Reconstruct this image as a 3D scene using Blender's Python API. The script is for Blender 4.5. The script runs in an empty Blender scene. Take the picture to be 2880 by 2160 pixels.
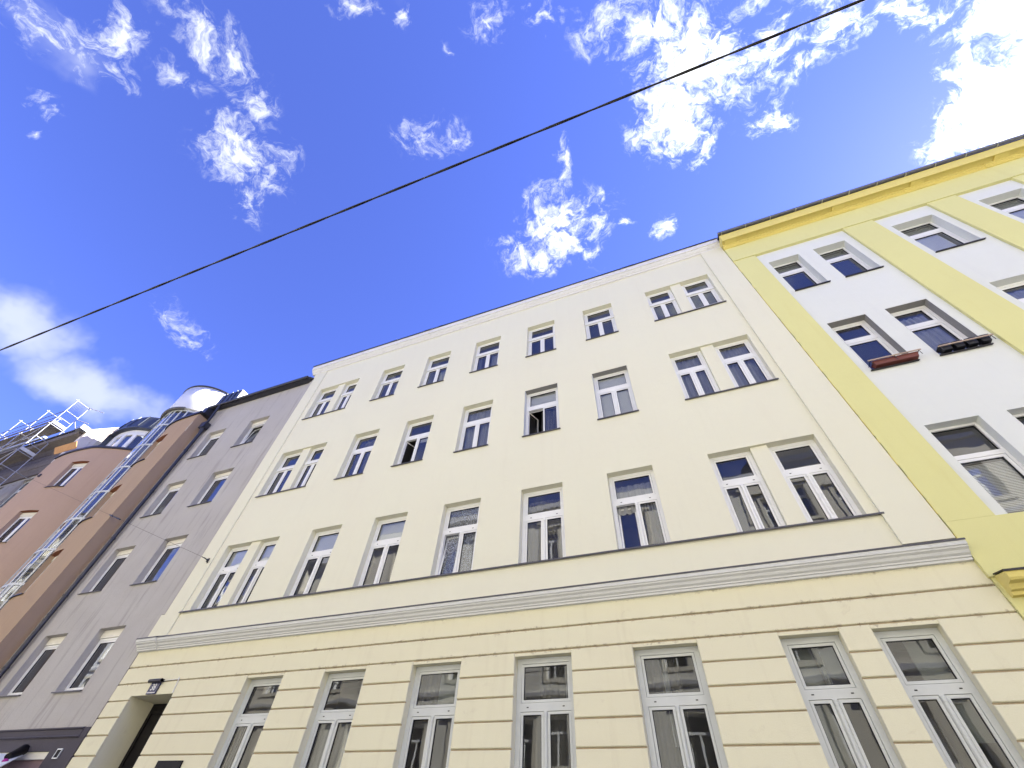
import bpy, bmesh, math, random
from mathutils import Vector, Matrix, Euler
random.seed(7)
R = math.radians
scene = bpy.context.scene
COL = scene.collection

# ------------------------------------------------------------------ camera
CAM_RIGHT = Vector((0.93109313, 0.36145566, 0.04914651))
CAM_UP = Vector((0.24624212, -0.72219474, 0.64637417))
CAM_FWD = Vector((-0.26912896, 0.58973262, 0.76143617))
cam_data = bpy.data.cameras.new("camera")
cam = bpy.data.objects.new("camera", cam_data)
COL.objects.link(cam)
rot = Matrix((CAM_RIGHT, CAM_UP, -CAM_FWD)).transposed()
cam.matrix_world = Matrix.Translation((0, -7.5, 1.6)) @ rot.to_4x4()
cam_data.sensor_width = 36.0
cam_data.sensor_fit = 'HORIZONTAL'
cam_data.lens = 1197.05 / 2880 * 36
cam_data.clip_start = 0.05
cam_data.clip_end = 5000
scene.camera = cam

# ------------------------------------------------------------------ sun, sky, exposure
SUN_EL, SUN_AZ = R(44), R(56)          # azimuth from +Y (behind the facades) towards +X
sun_dir = Vector((math.sin(SUN_AZ) * math.cos(SUN_EL), math.cos(SUN_AZ) * math.cos(SUN_EL), math.sin(SUN_EL)))
sun_data = bpy.data.lights.new("sun", 'SUN')
sun_data.energy = 5.0
sun_data.angle = R(0.53)
sun_data.color = (1.0, 0.965, 0.88)
sun = bpy.data.objects.new("sun", sun_data)
COL.objects.link(sun)
sun.rotation_euler = sun_dir.to_track_quat('Z', 'Y').to_euler()

world = bpy.data.worlds.new("World")
scene.world = world
world.use_nodes = True
scene.view_settings.view_transform = 'Standard'
scene.view_settings.look = 'None'
scene.view_settings.gamma = 1.0
scene.view_settings.use_curve_mapping = False
scene.view_settings.exposure = 2.25

CLOUDS = [  # centre direction, long axis, radii, strength
    ([-0.5864, -0.2216, 0.7792], [-0.0711, 0.9722, 0.2229], 0.0264, 0.0466, 0.90),
    ([-0.6064, -0.1833, 0.7737], [0.7946, -0.1017, 0.5986], 0.0238, 0.0251, 0.70),
    ([-0.6286, -0.2435, 0.7386], [-0.0343, 0.9575, 0.2865], 0.0359, 0.0285, 0.78),
    ([-0.6258, -0.2095, 0.7514], [0.2097, 0.8826, 0.4207], 0.0346, 0.0268, 0.69),
    ([-0.5032, -0.1828, 0.8446], [0.1661, 0.9387, 0.3022], 0.0684, 0.0263, 0.80),
    ([-0.4828, -0.1397, 0.8645], [0.0961, 0.9728, 0.2109], 0.0336, 0.0307, 0.75),
    ([-0.5493, -0.155, 0.8211], [0.4164, 0.8012, 0.4298], 0.0379, 0.0183, 0.72),
    ([-0.4941, -0.0747, 0.8662], [0.7942, 0.3665, 0.4847], 0.0333, 0.0398, 0.80),
    ([-0.5476, -0.0194, 0.8365], [0.7624, 0.4004, 0.5084], 0.0689, 0.0587, 0.98),
    ([-0.5385, 0.0271, 0.8422], [-0.0628, 0.9954, -0.0722], 0.0445, 0.034, 0.75),
    ([-0.59, 0.041, 0.8063], [0.7355, 0.4393, 0.5158], 0.0322, 0.0496, 0.80),
    ([-0.2618, 0.0806, 0.9617], [0.9, 0.3803, 0.2131], 0.0551, 0.0343, 0.72),
    ([-0.2102, 0.0979, 0.9728], [0.9132, 0.3748, 0.1596], 0.0278, 0.0195, 0.83),
    ([-0.0854, -0.0426, 0.9954], [0.9281, 0.3599, 0.0951], 0.0329, 0.0307, 0.85),
    ([0.0098, -0.0169, 0.9998], [0.9319, 0.3628, -0.003], 0.0446, 0.0263, 0.90),
    ([-0.2801, -0.135, 0.9504], [0.8887, 0.3378, 0.3099], 0.0366, 0.0146, 0.80),
    ([-0.2172, -0.0982, 0.9712], [0.9063, 0.3492, 0.238], 0.0254, 0.0238, 0.83),
    ([0.1765, 0.0658, 0.9821], [0.9153, 0.356, -0.1883], 0.0986, 0.0486, 0.95),
    ([0.2468, 0.143, 0.9585], [0.9, 0.333, -0.2814], 0.0961, 0.0768, 1.15),
    ([0.1891, 0.2176, 0.9575], [0.9168, 0.3103, -0.2515], 0.0694, 0.0707, 1.05),
    ([0.333, 0.1616, 0.929], [0.6599, 0.6638, -0.352], 0.0576, 0.0618, 0.85),
    ([0.2251, 0.2882, 0.9307], [0.9111, 0.2763, -0.3059], 0.0263, 0.0488, 0.90),
    ([0.3295, 0.2741, 0.9035], [0.8766, 0.2666, -0.4005], 0.0419, 0.0327, 0.80),
    ([0.4142, 0.1643, 0.8952], [0.8352, 0.3223, -0.4456], 0.0581, 0.04, 0.85),
    ([0.3792, 0.2043, 0.9025], [0.7983, -0.5653, -0.2074], 0.0315, 0.0307, 0.75),
    ([0.5089, 0.1845, 0.8408], [0.7808, 0.3125, -0.5411], 0.062, 0.0217, 0.95),
    ([0.5678, 0.2235, 0.7922], [0.7394, 0.2844, -0.6102], 0.044, 0.0309, 0.90),
    ([0.5829, 0.3147, 0.7491], [0.7312, 0.1988, -0.6525], 0.0679, 0.0706, 1.25),
    ([0.5445, 0.3545, 0.7602], [0.8379, -0.2702, -0.4742], 0.0472, 0.0313, 0.95),
    ([0.5896, 0.2654, 0.7629], [0.7234, 0.2467, -0.6449], 0.0269, 0.0344, 0.80),
    ([0.6078, 0.2414, 0.7565], [0.707, 0.2693, -0.6539], 0.0338, 0.0662, 0.90),
    ([-0.0673, 0.3209, 0.9447], [0.9425, 0.3311, -0.0453], 0.0793, 0.0624, 1.05),
    ([-0.0469, 0.3562, 0.9332], [0.9454, 0.3176, -0.0737], 0.0745, 0.0535, 1.05),
    ([-0.0305, 0.2376, 0.9709], [0.9395, 0.3383, -0.0533], 0.0211, 0.0369, 0.80),
    ([0.04, 0.3201, 0.9466], [0.942, 0.3037, -0.1425], 0.0333, 0.0347, 0.70),
    ([-0.127, 0.3713, 0.9198], [0.9406, 0.3394, -0.0071], 0.077, 0.034, 1.00),
    ([-0.1934, 0.3268, 0.9251], [0.928, 0.3669, 0.0644], 0.0351, 0.0217, 0.70),
    ([0.0011, 0.4044, 0.9146], [0.9486, 0.2891, -0.129], 0.0278, 0.0274, 0.75),
    ([0.1331, 0.4028, 0.9055], [0.9367, 0.2475, -0.2478], 0.0255, 0.0203, 0.83),
    ([0.0559, 0.3885, 0.9198], [0.9449, 0.2771, -0.1745], 0.0173, 0.0132, 0.78),
    ([-0.7518, 0.1671, 0.6379], [0.0853, 0.9839, -0.1572], 0.0617, 0.0204, 0.65),
    ([-0.6942, -0.176, 0.698], [-0.0736, 0.9819, 0.1745], 0.0266, 0.0183, 0.65),
    ([-0.7217, -0.1467, 0.6765], [0.5981, 0.36, 0.716], 0.0109, 0.0127, 0.69),
    ([-0.1642, -0.0104, 0.9864], [0.9187, 0.3625, 0.1567], 0.0137, 0.0096, 0.75),
]
VEILS = [
    ([-0.8543, 0.0369, 0.5185], [0.2317, 0.9199, 0.3162], 0.0653, 0.0549, 1.1),
    ([-0.8498, 0.1685, 0.4995], [0.2581, 0.9592, 0.1156], 0.1307, 0.0505, 0.95),
    ([-0.6365, -0.214, 0.741], [-0.025, 0.9659, 0.2576], 0.0763, 0.0717, 0.75),
    ([-0.8571, 0.108, 0.5036], [0.162, 0.9847, 0.0646], 0.0962, 0.0275, 0.7),
    ([-0.7539, 0.1786, 0.6322], [0.0926, 0.9816, -0.1668], 0.0624, 0.0235, 0.35),
]
# the same broken cloud goes on round the rest of the sky
_rc = random.Random(11)
for _k in range(46):
    _az = _rc.uniform(0, 2 * math.pi); _el = R(_rc.uniform(16, 85))
    _c = Vector((math.sin(_az) * math.cos(_el), math.cos(_az) * math.cos(_el), math.sin(_el)))
    _f = _c.dot(CAM_FWD)
    if _f > 0.2 and abs(_c.dot(CAM_RIGHT) / _f) < 1.42 and abs(_c.dot(CAM_UP) / _f) < 1.1:
        continue                        # that part of the sky is listed above
    _a = _c.cross(Vector((0, 0, 1))).normalized()
    CLOUDS.append((list(_c), list(_a), _rc.uniform(.07, .2), _rc.uniform(.05, .13), _rc.uniform(.6, 1.1)))
    if _k % 6 == 0: VEILS.append((list(_c), list(_a), _rc.uniform(.15, .3), _rc.uniform(.06, .12), .8))


def build_sky():
    nt = world.node_tree
    N, L = nt.nodes, nt.links
    N.clear()
    out = N.new('ShaderNodeOutputWorld')
    bg = N.new('ShaderNodeBackground')
    tc = N.new('ShaderNodeTexCoord')
    sky = N.new('ShaderNodeTexSky')
    sky.sky_type = 'NISHITA'
    sky.sun_disc = False
    sky.sun_elevation = SUN_EL
    sky.sun_rotation = SUN_AZ
    sky.air_density = 0.7
    sky.dust_density = 0.07
    sky.ozone_density = 4.0

    def math_(op, a, b=None, c=None, clamp=False):
        n = N.new('ShaderNodeMath'); n.operation = op; n.use_clamp = clamp
        for i, v in enumerate((a, b, c)):
            if v is None: continue
            if isinstance(v, (int, float)): n.inputs[i].default_value = v
            else: L.new(v, n.inputs[i])
        return n.outputs[0]
    d = tc.outputs['Generated']

    def noise(scale, detail, rough, vec, dist=0.0):
        n = N.new('ShaderNodeTexNoise')
        n.inputs['Scale'].default_value = scale
        n.inputs['Detail'].default_value = detail
        n.inputs['Roughness'].default_value = rough
        n.inputs['Distortion'].default_value = dist
        L.new(vec, n.inputs['Vector'])
        return n
    # warped lookup so the blobs lose their outline
    w = noise(9.0, 4, 0.55, d)
    sub = N.new('ShaderNodeVectorMath'); sub.operation = 'SUBTRACT'
    L.new(w.outputs['Color'], sub.inputs[0]); sub.inputs[1].default_value = (.5, .5, .5)
    scl = N.new('ShaderNodeVectorMath'); scl.operation = 'SCALE'
    L.new(sub.outputs[0], scl.inputs[0]); scl.inputs['Scale'].default_value = 0.13
    add = N.new('ShaderNodeVectorMath'); add.operation = 'ADD'
    L.new(d, add.inputs[0]); L.new(scl.outputs[0], add.inputs[1])
    dw = add.outputs[0]
    def field(blobs, vec):
        acc = None
        for c, a, ra, rb, amp in blobs:
            c = Vector(c).normalized(); a = (Vector(a) - c * Vector(a).dot(c)).normalized(); b = c.cross(a)
            m = N.new('ShaderNodeMapping'); m.vector_type = 'TEXTURE'
            m.inputs['Rotation'].default_value = Matrix((a, b, c)).transposed().to_euler()
            m.inputs['Scale'].default_value = (ra, rb, 1000)
            L.new(vec, m.inputs['Vector'])
            ln = N.new('ShaderNodeVectorMath'); ln.operation = 'LENGTH'
            L.new(m.outputs[0], ln.inputs[0])
            mr = N.new('ShaderNodeMapRange')
            mr.inputs['From Min'].default_value = 0.0
            mr.inputs['From Max'].default_value = 1.6
            mr.inputs['To Min'].default_value = amp
            mr.inputs['To Max'].default_value = 0.0
            L.new(ln.outputs['Value'], mr.inputs['Value'])
            acc = mr.outputs[0] if acc is None else math_('MAXIMUM', acc, mr.outputs[0])
        return acc
    acc = field(CLOUDS, dw)
    vacc = field(VEILS, dw)
    fb = noise(30.0, 12, 0.70, dw, 0.3)
    rag = math_('MULTIPLY', math_('SUBTRACT', fb.outputs['Fac'], 0.5), 3.3)
    fine = noise(11.0, 6, 0.6, dw, 0.0)
    rag2 = math_('MULTIPLY', math_('SUBTRACT', fine.outputs['Fac'], 0.5), 1.0)
    dens = math_('ADD', math_('ADD', acc, rag), rag2)
    cover = N.new('ShaderNodeMapRange'); cover.interpolation_type = 'SMOOTHSTEP'
    cover.inputs['From Min'].default_value = 0.22
    cover.inputs['From Max'].default_value = 1.18
    L.new(dens, cover.inputs['Value'])
    # no fleck of cloud where no cloud is near
    near = N.new('ShaderNodeMapRange'); near.interpolation_type = 'SMOOTHSTEP'
    near.inputs['From Min'].default_value = 0.02
    near.inputs['From Max'].default_value = 0.30
    L.new(acc, near.inputs['Value'])
    body_ = math_('MULTIPLY', cover.outputs[0], near.outputs[0])
    body_ = math_('MULTIPLY', body_, math_('MULTIPLY_ADD', acc, 0.75, 0.38, clamp=True))
    body_ = math_('POWER', body_, 1.1)
    # thin high veils: soft edged, never opaque
    vn = noise(5.0, 5, 0.5, dw, 0.4)
    vd = math_('ADD', vacc, math_('MULTIPLY', math_('SUBTRACT', vn.outputs['Fac'], 0.5), 1.5))
    vs_ = N.new('ShaderNodeMapRange'); vs_.interpolation_type = 'SMOOTHSTEP'
    vs_.inputs['From Min'].default_value = 0.36
    vs_.inputs['From Max'].default_value = 1.1
    vs_.inputs['To Max'].default_value = 0.56
    L.new(vd, vs_.inputs['Value'])
    fac = math_('MAXIMUM', body_, vs_.outputs[0])
    # nearness to the sun: whiter sky, brighter cloud
    dt = N.new('ShaderNodeVectorMath'); dt.operation = 'DOT_PRODUCT'
    L.new(d, dt.inputs[0]); dt.inputs[1].default_value = sun_dir
    prox = math_('MAXIMUM', dt.outputs['Value'], 0.0)
    glow = math_('POWER', prox, 7.0)
    # grade of the clear sky (the photograph's deep blue)
    tint = N.new('ShaderNodeMix'); tint.data_type = 'RGBA'; tint.blend_type = 'MULTIPLY'
    tint.inputs['Factor'].default_value = 1.0
    L.new(sky.outputs[0], tint.inputs['A'])
    tint.inputs['B'].default_value = SKY_TINT
    cl = N.new('ShaderNodeCombineColor')
    lum = math_('ADD', CLOUD_BASE, math_('MULTIPLY', glow, CLOUD_GLOW))
    L.new(math_('MULTIPLY', lum, 0.96), cl.inputs[0]); L.new(math_('MULTIPLY', lum, 1.0), cl.inputs[1]); L.new(math_('MULTIPLY', lum, 1.02), cl.inputs[2])
    mix = N.new('ShaderNodeMix'); mix.data_type = 'RGBA'
    L.new(fac, mix.inputs['Factor'])
    L.new(tint.outputs['Result'], mix.inputs['A'])
    L.new(cl.outputs[0], mix.inputs['B'])
    L.new(mix.outputs['Result'], bg.inputs['Color'])
    bg.inputs['Strength'].default_value = 0.1
    L.new(bg.outputs[0], out.inputs[0])


SKY_TINT = (0.61, 0.575, 1.04, 1.0)
CLOUD_BASE, CLOUD_GLOW = 2.7, 5.5       # before the background strength of 0.1
build_sky()


# ------------------------------------------------------------------ materials
def nodes_of(name):
    m = bpy.data.materials.new(name)
    m.use_nodes = True
    nt = m.node_tree
    return m, nt, nt.nodes, nt.links, nt.nodes['Principled BSDF']


def ramp(N, L, src, stops):
    r = N.new('ShaderNodeValToRGB')
    e = r.color_ramp.elements
    while len(e) < len(stops): e.new(0.5)
    for i, (p, c) in enumerate(stops):
        e[i].position = p; e[i].color = c if len(c) == 4 else (*c, 1)
    L.new(src, r.inputs[0])
    return r


def noise(N, L, vec, scale, detail=5, rough=0.55, dist=0.0):
    n = N.new('ShaderNodeTexNoise')
    n.inputs['Scale'].default_value = scale; n.inputs['Detail'].default_value = detail
    n.inputs['Roughness'].default_value = rough; n.inputs['Distortion'].default_value = dist
    L.new(vec, n.inputs['Vector'])
    return n


def mixc(N, L, fac, a, b, mode='MIX'):
    m = N.new('ShaderNodeMix'); m.data_type = 'RGBA'; m.blend_type = mode
    for sock, v in (('Factor', fac), ('A', a), ('B', b)):
        if isinstance(v, (int, float)): m.inputs[sock].default_value = v
        elif isinstance(v, tuple): m.inputs[sock].default_value = v if len(v) == 4 else (*v, 1)
        else: L.new(v, m.inputs[sock])
    return m.outputs['Result']


def plaster(name, base, patch=None, streak=None, streak_amt=0.25, spots=None, spot_amt=0.0, grain=60, bump=0.25, rough=0.9, patch_amt=0.5, grime_z=()):
    """painted render: slow patches, rain streaks with ragged ends, small spots, fine grain"""
    m, nt, N, L, P = nodes_of(name)
    tc = N.new('ShaderNodeTexCoord')
    v = tc.outputs['Object']
    patch = patch or tuple(c * 0.93 for c in base)
    streak = streak or tuple(c * 0.72 for c in base)
    n1 = noise(N, L, v, 0.55, 6, 0.6, 0.4)
    f1 = ramp(N, L, n1.outputs['Fac'], [(0.38, (0, 0, 0)), (0.66, (patch_amt,) * 3)])
    c = mixc(N, L, f1.outputs[0], base, patch)
    mp = N.new('ShaderNodeMapping'); mp.inputs['Scale'].default_value = (5.0, 5.0, 0.42)
    L.new(v, mp.inputs['Vector'])
    n2 = noise(N, L, mp.outputs[0], 1.0, 8, 0.62, 0.2)
    f2 = ramp(N, L, n2.outputs['Fac'], [(0.54, (0, 0, 0)), (0.78, (streak_amt,) * 3)])
    c = mixc(N, L, f2.outputs[0], c, streak)
    if spots:
        n3 = noise(N, L, v, 4.2, 9, 0.72, 0.6)
        f3 = ramp(N, L, n3.outputs['Fac'], [(0.60, (0, 0, 0)), (0.74, (spot_amt,) * 3)])
        c = mixc(N, L, f3.outputs[0], c, spots)
    if grime_z:         # dirt that has collected in ragged runs along ledges and joints
        sep = N.new('ShaderNodeSeparateXYZ'); L.new(v, sep.inputs[0])
        near = None
        for zj in grime_z:
            d_ = N.new('ShaderNodeMath'); d_.operation = 'SUBTRACT'; L.new(sep.outputs[2], d_.inputs[0]); d_.inputs[1].default_value = zj
            e_ = N.new('ShaderNodeMath'); e_.operation = 'ABSOLUTE'; L.new(d_.outputs[0], e_.inputs[0])
            if near is None: near = e_.outputs[0]
            else:
                q_ = N.new('ShaderNodeMath'); q_.operation = 'MINIMUM'; L.new(near, q_.inputs[0]); L.new(e_.outputs[0], q_.inputs[1]); near = q_.outputs[0]
        n5 = noise(N, L, v, 7.0, 9, 0.75, 0.4)
        w_ = N.new('ShaderNodeMath'); w_.operation = 'MULTIPLY_ADD'; L.new(near, w_.inputs[0]); w_.inputs[1].default_value = -3.4; L.new(n5.outputs['Fac'], w_.inputs[2])
        f5 = ramp(N, L, w_.outputs[0], [(0.44, (0, 0, 0)), (0.60, (0.75,) * 3)])
        c = mixc(N, L, f5.outputs[0], c, (0.27, 0.20, 0.13))
    n4 = noise(N, L, v, grain, 3, 0.6)
    c = mixc(N, L, 0.10, c, mixc(N, L, n4.outputs['Fac'], (0, 0, 0), (1, 1, 1)), 'OVERLAY')
    L.new(c, P.inputs['Base Color'])
    P.inputs['Roughness'].default_value = rough
    P.inputs['Specular IOR Level'].default_value = 0.2
    big = noise(N, L, v, 2.4, 3, 0.5)
    addn = N.new('ShaderNodeMath'); addn.operation = 'MULTIPLY_ADD'
    L.new(big.outputs['Fac'], addn.inputs[0]); addn.inputs[1].default_value = 3.0; L.new(n4.outputs['Fac'], addn.inputs[2])
    b = N.new('ShaderNodeBump'); b.inputs['Strength'].default_value = bump; b.inputs['Distance'].default_value = 0.012
    L.new(addn.outputs[0], b.inputs['Height'])
    L.new(b.outputs[0], P.inputs['Normal'])
    return m


def paint(name, base, rough=0.5, metal=0.0, var=0.12, scale=6, spec=0.4, bump=0.0):
    m, nt, N, L, P = nodes_of(name)
    tc = N.new('ShaderNodeTexCoord')
    n1 = noise(N, L, tc.outputs['Object'], scale, 6, 0.6, 0.3)
    c = mixc(N, L, n1.outputs['Fac'], tuple(x * (1 - var) for x in base), tuple(min(1, x * (1 + var)) for x in base))
    L.new(c, P.inputs['Base Color'])
    P.inputs['Roughness'].default_value = rough
    P.inputs['Metallic'].default_value = metal
    P.inputs['Specular IOR Level'].default_value = spec
    if bump:
        b = N.new('ShaderNodeBump'); b.inputs['Strength'].default_value = bump; b.inputs['Distance'].default_value = 0.01
        n2 = noise(N, L, tc.outputs['Object'], scale * 6, 4, 0.6)
        L.new(n2.outputs['Fac'], b.inputs['Height']); L.new(b.outputs[0], P.inputs['Normal'])
    return m


def glass(name, tint=(0.91, 0.93, 0.93), boost=1.9, haze=0.028):
    m = bpy.data.materials.new(name); m.use_nodes = True
    nt = m.node_tree; N, L = nt.nodes, nt.links; N.clear()
    out = N.new('ShaderNodeOutputMaterial')
    tr = N.new('ShaderNodeBsdfTransparent'); tr.inputs[0].default_value = (*tint, 1)
    gl = N.new('ShaderNodeBsdfGlossy'); gl.inputs['Roughness'].default_value = 0.0
    gl.inputs['Color'].default_value = (0.93, 0.96, 1.0, 1)
    tc = N.new('ShaderNodeTexCoord')
    nz = noise(N, L, tc.outputs['Object'], 1.3, 2, 0.4)
    b = N.new('ShaderNodeBump'); b.inputs['Strength'].default_value = 0.06; b.inputs['Distance'].default_value = 0.05
    L.new(nz.outputs['Fac'], b.inputs['Height']); L.new(b.outputs[0], gl.inputs['Normal'])
    fr = N.new('ShaderNodeFresnel'); fr.inputs['IOR'].default_value = 1.5
    mu = N.new('ShaderNodeMath'); mu.operation = 'MULTIPLY_ADD'; mu.use_clamp = True
    L.new(fr.outputs[0], mu.inputs[0]); mu.inputs[1].default_value = boost; mu.inputs[2].default_value = 0.02
    mx = N.new('ShaderNodeMixShader')
    L.new(mu.outputs[0], mx.inputs[0]); L.new(tr.outputs[0], mx.inputs[1]); L.new(gl.outputs[0], mx.inputs[2])
    # pale haze mixed into the glass to lift its dark reflections, in uneven marks
    df = N.new('ShaderNodeBsdfDiffuse'); df.inputs[0].default_value = (0.62, 0.61, 0.58, 1)
    nd = noise(N, L, tc.outputs['Object'], 2.2, 7, 0.65, 0.5)
    dm = N.new('ShaderNodeMapRange'); dm.inputs['From Min'].default_value = 0.3; dm.inputs['From Max'].default_value = 0.75
    dm.inputs['To Min'].default_value = haze * 0.5; dm.inputs['To Max'].default_value = haze * 1.7
    L.new(nd.outputs['Fac'], dm.inputs['Value'])
    m3 = N.new('ShaderNodeMixShader')
    L.new(dm.outputs[0], m3.inputs[0]); L.new(mx.outputs[0], m3.inputs[1]); L.new(df.outputs[0], m3.inputs[2])
    L.new(m3.outputs[0], out.inputs[0])
    return m


def cloth(name, base, opacity=0.75, folds=40.0, contrast=0.35, horizontal=False):
    m, nt, N, L, P = nodes_of(name)
    out = [n for n in N if n.type == 'OUTPUT_MATERIAL'][0]
    tc = N.new('ShaderNodeTexCoord')
    mp = N.new('ShaderNodeMapping'); mp.inputs['Scale'].default_value = (1, 1, folds) if horizontal else (folds, 1, 1.2)
    L.new(tc.outputs['Object'], mp.inputs['Vector'])
    n1 = noise(N, L, mp.outputs[0], 0.5, 4, 0.6)
    c = mixc(N, L, n1.outputs['Fac'], tuple(x * (1 - contrast) for x in base), base)
    df = N.new('ShaderNodeBsdfDiffuse'); L.new(c, df.inputs[0])
    tl = N.new('ShaderNodeBsdfTranslucent'); L.new(c, tl.inputs[0])
    a = N.new('ShaderNodeMixShader'); a.inputs[0].default_value = 0.3
    L.new(df.outputs[0], a.inputs[1]); L.new(tl.outputs[0], a.inputs[2])
    tr = N.new('ShaderNodeBsdfTransparent')
    b = N.new('ShaderNodeMixShader'); b.inputs[0].default_value = opacity
    L.new(tr.outputs[0], b.inputs[1]); L.new(a.outputs[0], b.inputs[2])
    L.new(b.outputs[0], out.inputs[0])
    return m


def lace(name, base):
    m, nt, N, L, P = nodes_of(name)
    out = [n for n in N if n.type == 'OUTPUT_MATERIAL'][0]
    tc = N.new('ShaderNodeTexCoord')
    vo = N.new('ShaderNodeTexVoronoi'); vo.inputs['Scale'].default_value = 38
    L.new(tc.outputs['Object'], vo.inputs['Vector'])
    f = ramp(N, L, vo.outputs['Distance'], [(0.25, (1, 1, 1)), (0.6, (0.25, 0.25, 0.25))])
    df = N.new('ShaderNodeBsdfDiffuse'); df.inputs[0].default_value = (*base, 1)
    tr = N.new('ShaderNodeBsdfTransparent')
    b = N.new('ShaderNodeMixShader')
    L.new(f.outputs[0], b.inputs[0]); L.new(tr.outputs[0], b.inputs[1]); L.new(df.outputs[0], b.inputs[2])
    L.new(b.outputs[0], out.inputs[0])
    return m


M = {}
M['cream'] = plaster('cream_plaster', (0.725, 0.705, 0.545), (0.715, 0.68, 0.53), (0.56, 0.51, 0.39), 0.10, (0.45, 0.40, 0.32), 0.10, grain=90)
M['cream_low'] = plaster('cream_block_plaster', (0.725, 0.69, 0.495), (0.71, 0.66, 0.475), (0.44, 0.36, 0.24), 0.16, (0.40, 0.31, 0.22), 0.22, grain=70, grime_z=(4.80, 4.467, 4.133))
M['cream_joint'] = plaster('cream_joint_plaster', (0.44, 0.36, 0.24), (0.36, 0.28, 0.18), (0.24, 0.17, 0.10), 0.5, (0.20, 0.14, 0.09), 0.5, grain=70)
M['cornice_grey'] = plaster('grey_cornice_paint', (0.67, 0.675, 0.655), (0.61, 0.615, 0.60), (0.36, 0.36, 0.36), 0.16, (0.30, 0.30, 0.30), 0.4, grain=40)
M['cornice_white'] = plaster('white_cornice_paint', (0.72, 0.71, 0.68), (0.66, 0.65, 0.62), (0.42, 0.40, 0.37), 0.35, (0.4, 0.38, 0.35), 0.25, grain=40)
M['yellow'] = plaster('yellow_plaster', (0.69, 0.66, 0.30), (0.67, 0.635, 0.29), (0.52, 0.41, 0.12), 0.14, grain=120, bump=0.3)
M['yellow_trim'] = plaster('yellow_cornice_paint', (0.72, 0.61, 0.20), (0.68, 0.57, 0.19), (0.46, 0.34, 0.09), 0.2, grain=60)
M['white_plaster'] = plaster('white_plaster', (0.70, 0.715, 0.665), (0.67, 0.685, 0.63), (0.52, 0.52, 0.51), 0.12, grain=120, bump=0.25)
M['grey'] = plaster('grey_plaster', (0.42, 0.395, 0.365), (0.46, 0.44, 0.41), (0.20, 0.175, 0.17), 0.7, (0.44, 0.42, 0.39), 0.45, grain=50, bump=0.5, patch_amt=0.8)
M['slate_plaster'] = plaster('slate_plaster', (0.085, 0.078, 0.092), None, None, 0.3, grain=40)
M['rust'] = plaster('pinkish_brown_plaster', (0.43, 0.305, 0.23), (0.42, 0.295, 0.215), (0.26, 0.16, 0.12), 0.2, grain=90, bump=0.35)
M['ochre'] = plaster('ochre_brown_plaster', (0.39, 0.285, 0.20), (0.40, 0.275, 0.18), (0.22, 0.14, 0.10), 0.25, grain=90, bump=0.35)
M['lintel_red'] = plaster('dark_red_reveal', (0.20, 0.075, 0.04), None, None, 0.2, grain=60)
M['old_plaster'] = plaster('worn_grey_plaster', (0.46, 0.45, 0.43), (0.30, 0.27, 0.25), (0.16, 0.14, 0.13), 0.9, (0.20, 0.12, 0.09), 0.9, grain=30, bump=0.8, patch_amt=1.0)
M['peach'] = plaster('peach_bare_wall', (0.62, 0.50, 0.40), (0.72, 0.70, 0.66), (0.42, 0.27, 0.19), 0.6, (0.3, 0.2, 0.15), 0.5, grain=30, bump=0.6, patch_amt=1.0)
M['tower_white'] = plaster('white_tower_render', (0.72, 0.715, 0.70), None, (0.45, 0.43, 0.41), 0.3, grain=60)
M['far_cream'] = plaster('pale_street_plaster', (0.69, 0.67, 0.58), (0.63, 0.60, 0.51), (0.42, 0.38, 0.31), 0.3, grain=40)
M['far_sand'] = plaster('sand_street_plaster', (0.62, 0.58, 0.47), (0.56, 0.52, 0.41), (0.36, 0.30, 0.24), 0.3, grain=40)
M['far_grey'] = plaster('light_grey_street_plaster', (0.58, 0.58, 0.56), (0.5, 0.5, 0.49), (0.34, 0.33, 0.32), 0.3, grain=40)
M['frame'] = paint('white_window_plastic', (0.78, 0.78, 0.76), 0.35, var=0.05, scale=3)
M['frame_grey'] = paint('greyish_window_plastic', (0.56, 0.58, 0.56), 0.4, var=0.10, scale=3)
M['slot'] = paint('black_drain_slot', (0.02, 0.02, 0.02), 0.8)
M['gasket'] = paint('black_rubber_gasket', (0.02, 0.02, 0.022), 0.7)
M['sheet'] = paint('dark_sheet_metal', (0.105, 0.10, 0.10), 0.45, 0.4, 0.3, 5)
M['sill_dark'] = paint('black_brown_sill_metal', (0.035, 0.032, 0.032), 0.4, 0.3, 0.3, 5)
M['gutter'] = paint('anthracite_gutter_metal', (0.055, 0.055, 0.065), 0.35, 0.6, 0.25, 4)
M['gutter_pale'] = paint('grey_gutter_metal', (0.13, 0.135, 0.16), 0.3, 0.6, 0.2, 4)
M['seam_metal'] = paint('anthracite_standing_seam_metal', (0.075, 0.085, 0.11), 0.4, 0.5, 0.2, 4)
M['roof_tile'] = paint('dark_roof_covering', (0.06, 0.055, 0.055), 0.8, 0, 0.3, 8)
M['zinc'] = paint('zinc_metal', (0.45, 0.47, 0.50), 0.3, 0.8, 0.2, 3)
M['galv'] = paint('galvanised_tube', (0.40, 0.40, 0.42), 0.45, 0.5, 0.15, 10)
M['steel_bar'] = paint('bare_steel_bar', (0.55, 0.55, 0.55), 0.35, 0.7)
M['cable'] = paint('black_cable_rubber', (0.012, 0.012, 0.014), 0.6)
M['plank'] = paint('weathered_scaffold_plank', (0.13, 0.11, 0.10), 0.85, 0, 0.5, 7, bump=0.6)
M['toe'] = paint('pale_toe_board', (0.62, 0.62, 0.58), 0.6, 0, 0.15, 6)
M['plywood'] = paint('orange_plywood', (0.50, 0.26, 0.09), 0.7, 0, 0.25, 9)
M['interior'] = paint('room_wall', (0.24, 0.22, 0.21), 0.9, 0, 0.1, 1)
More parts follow.
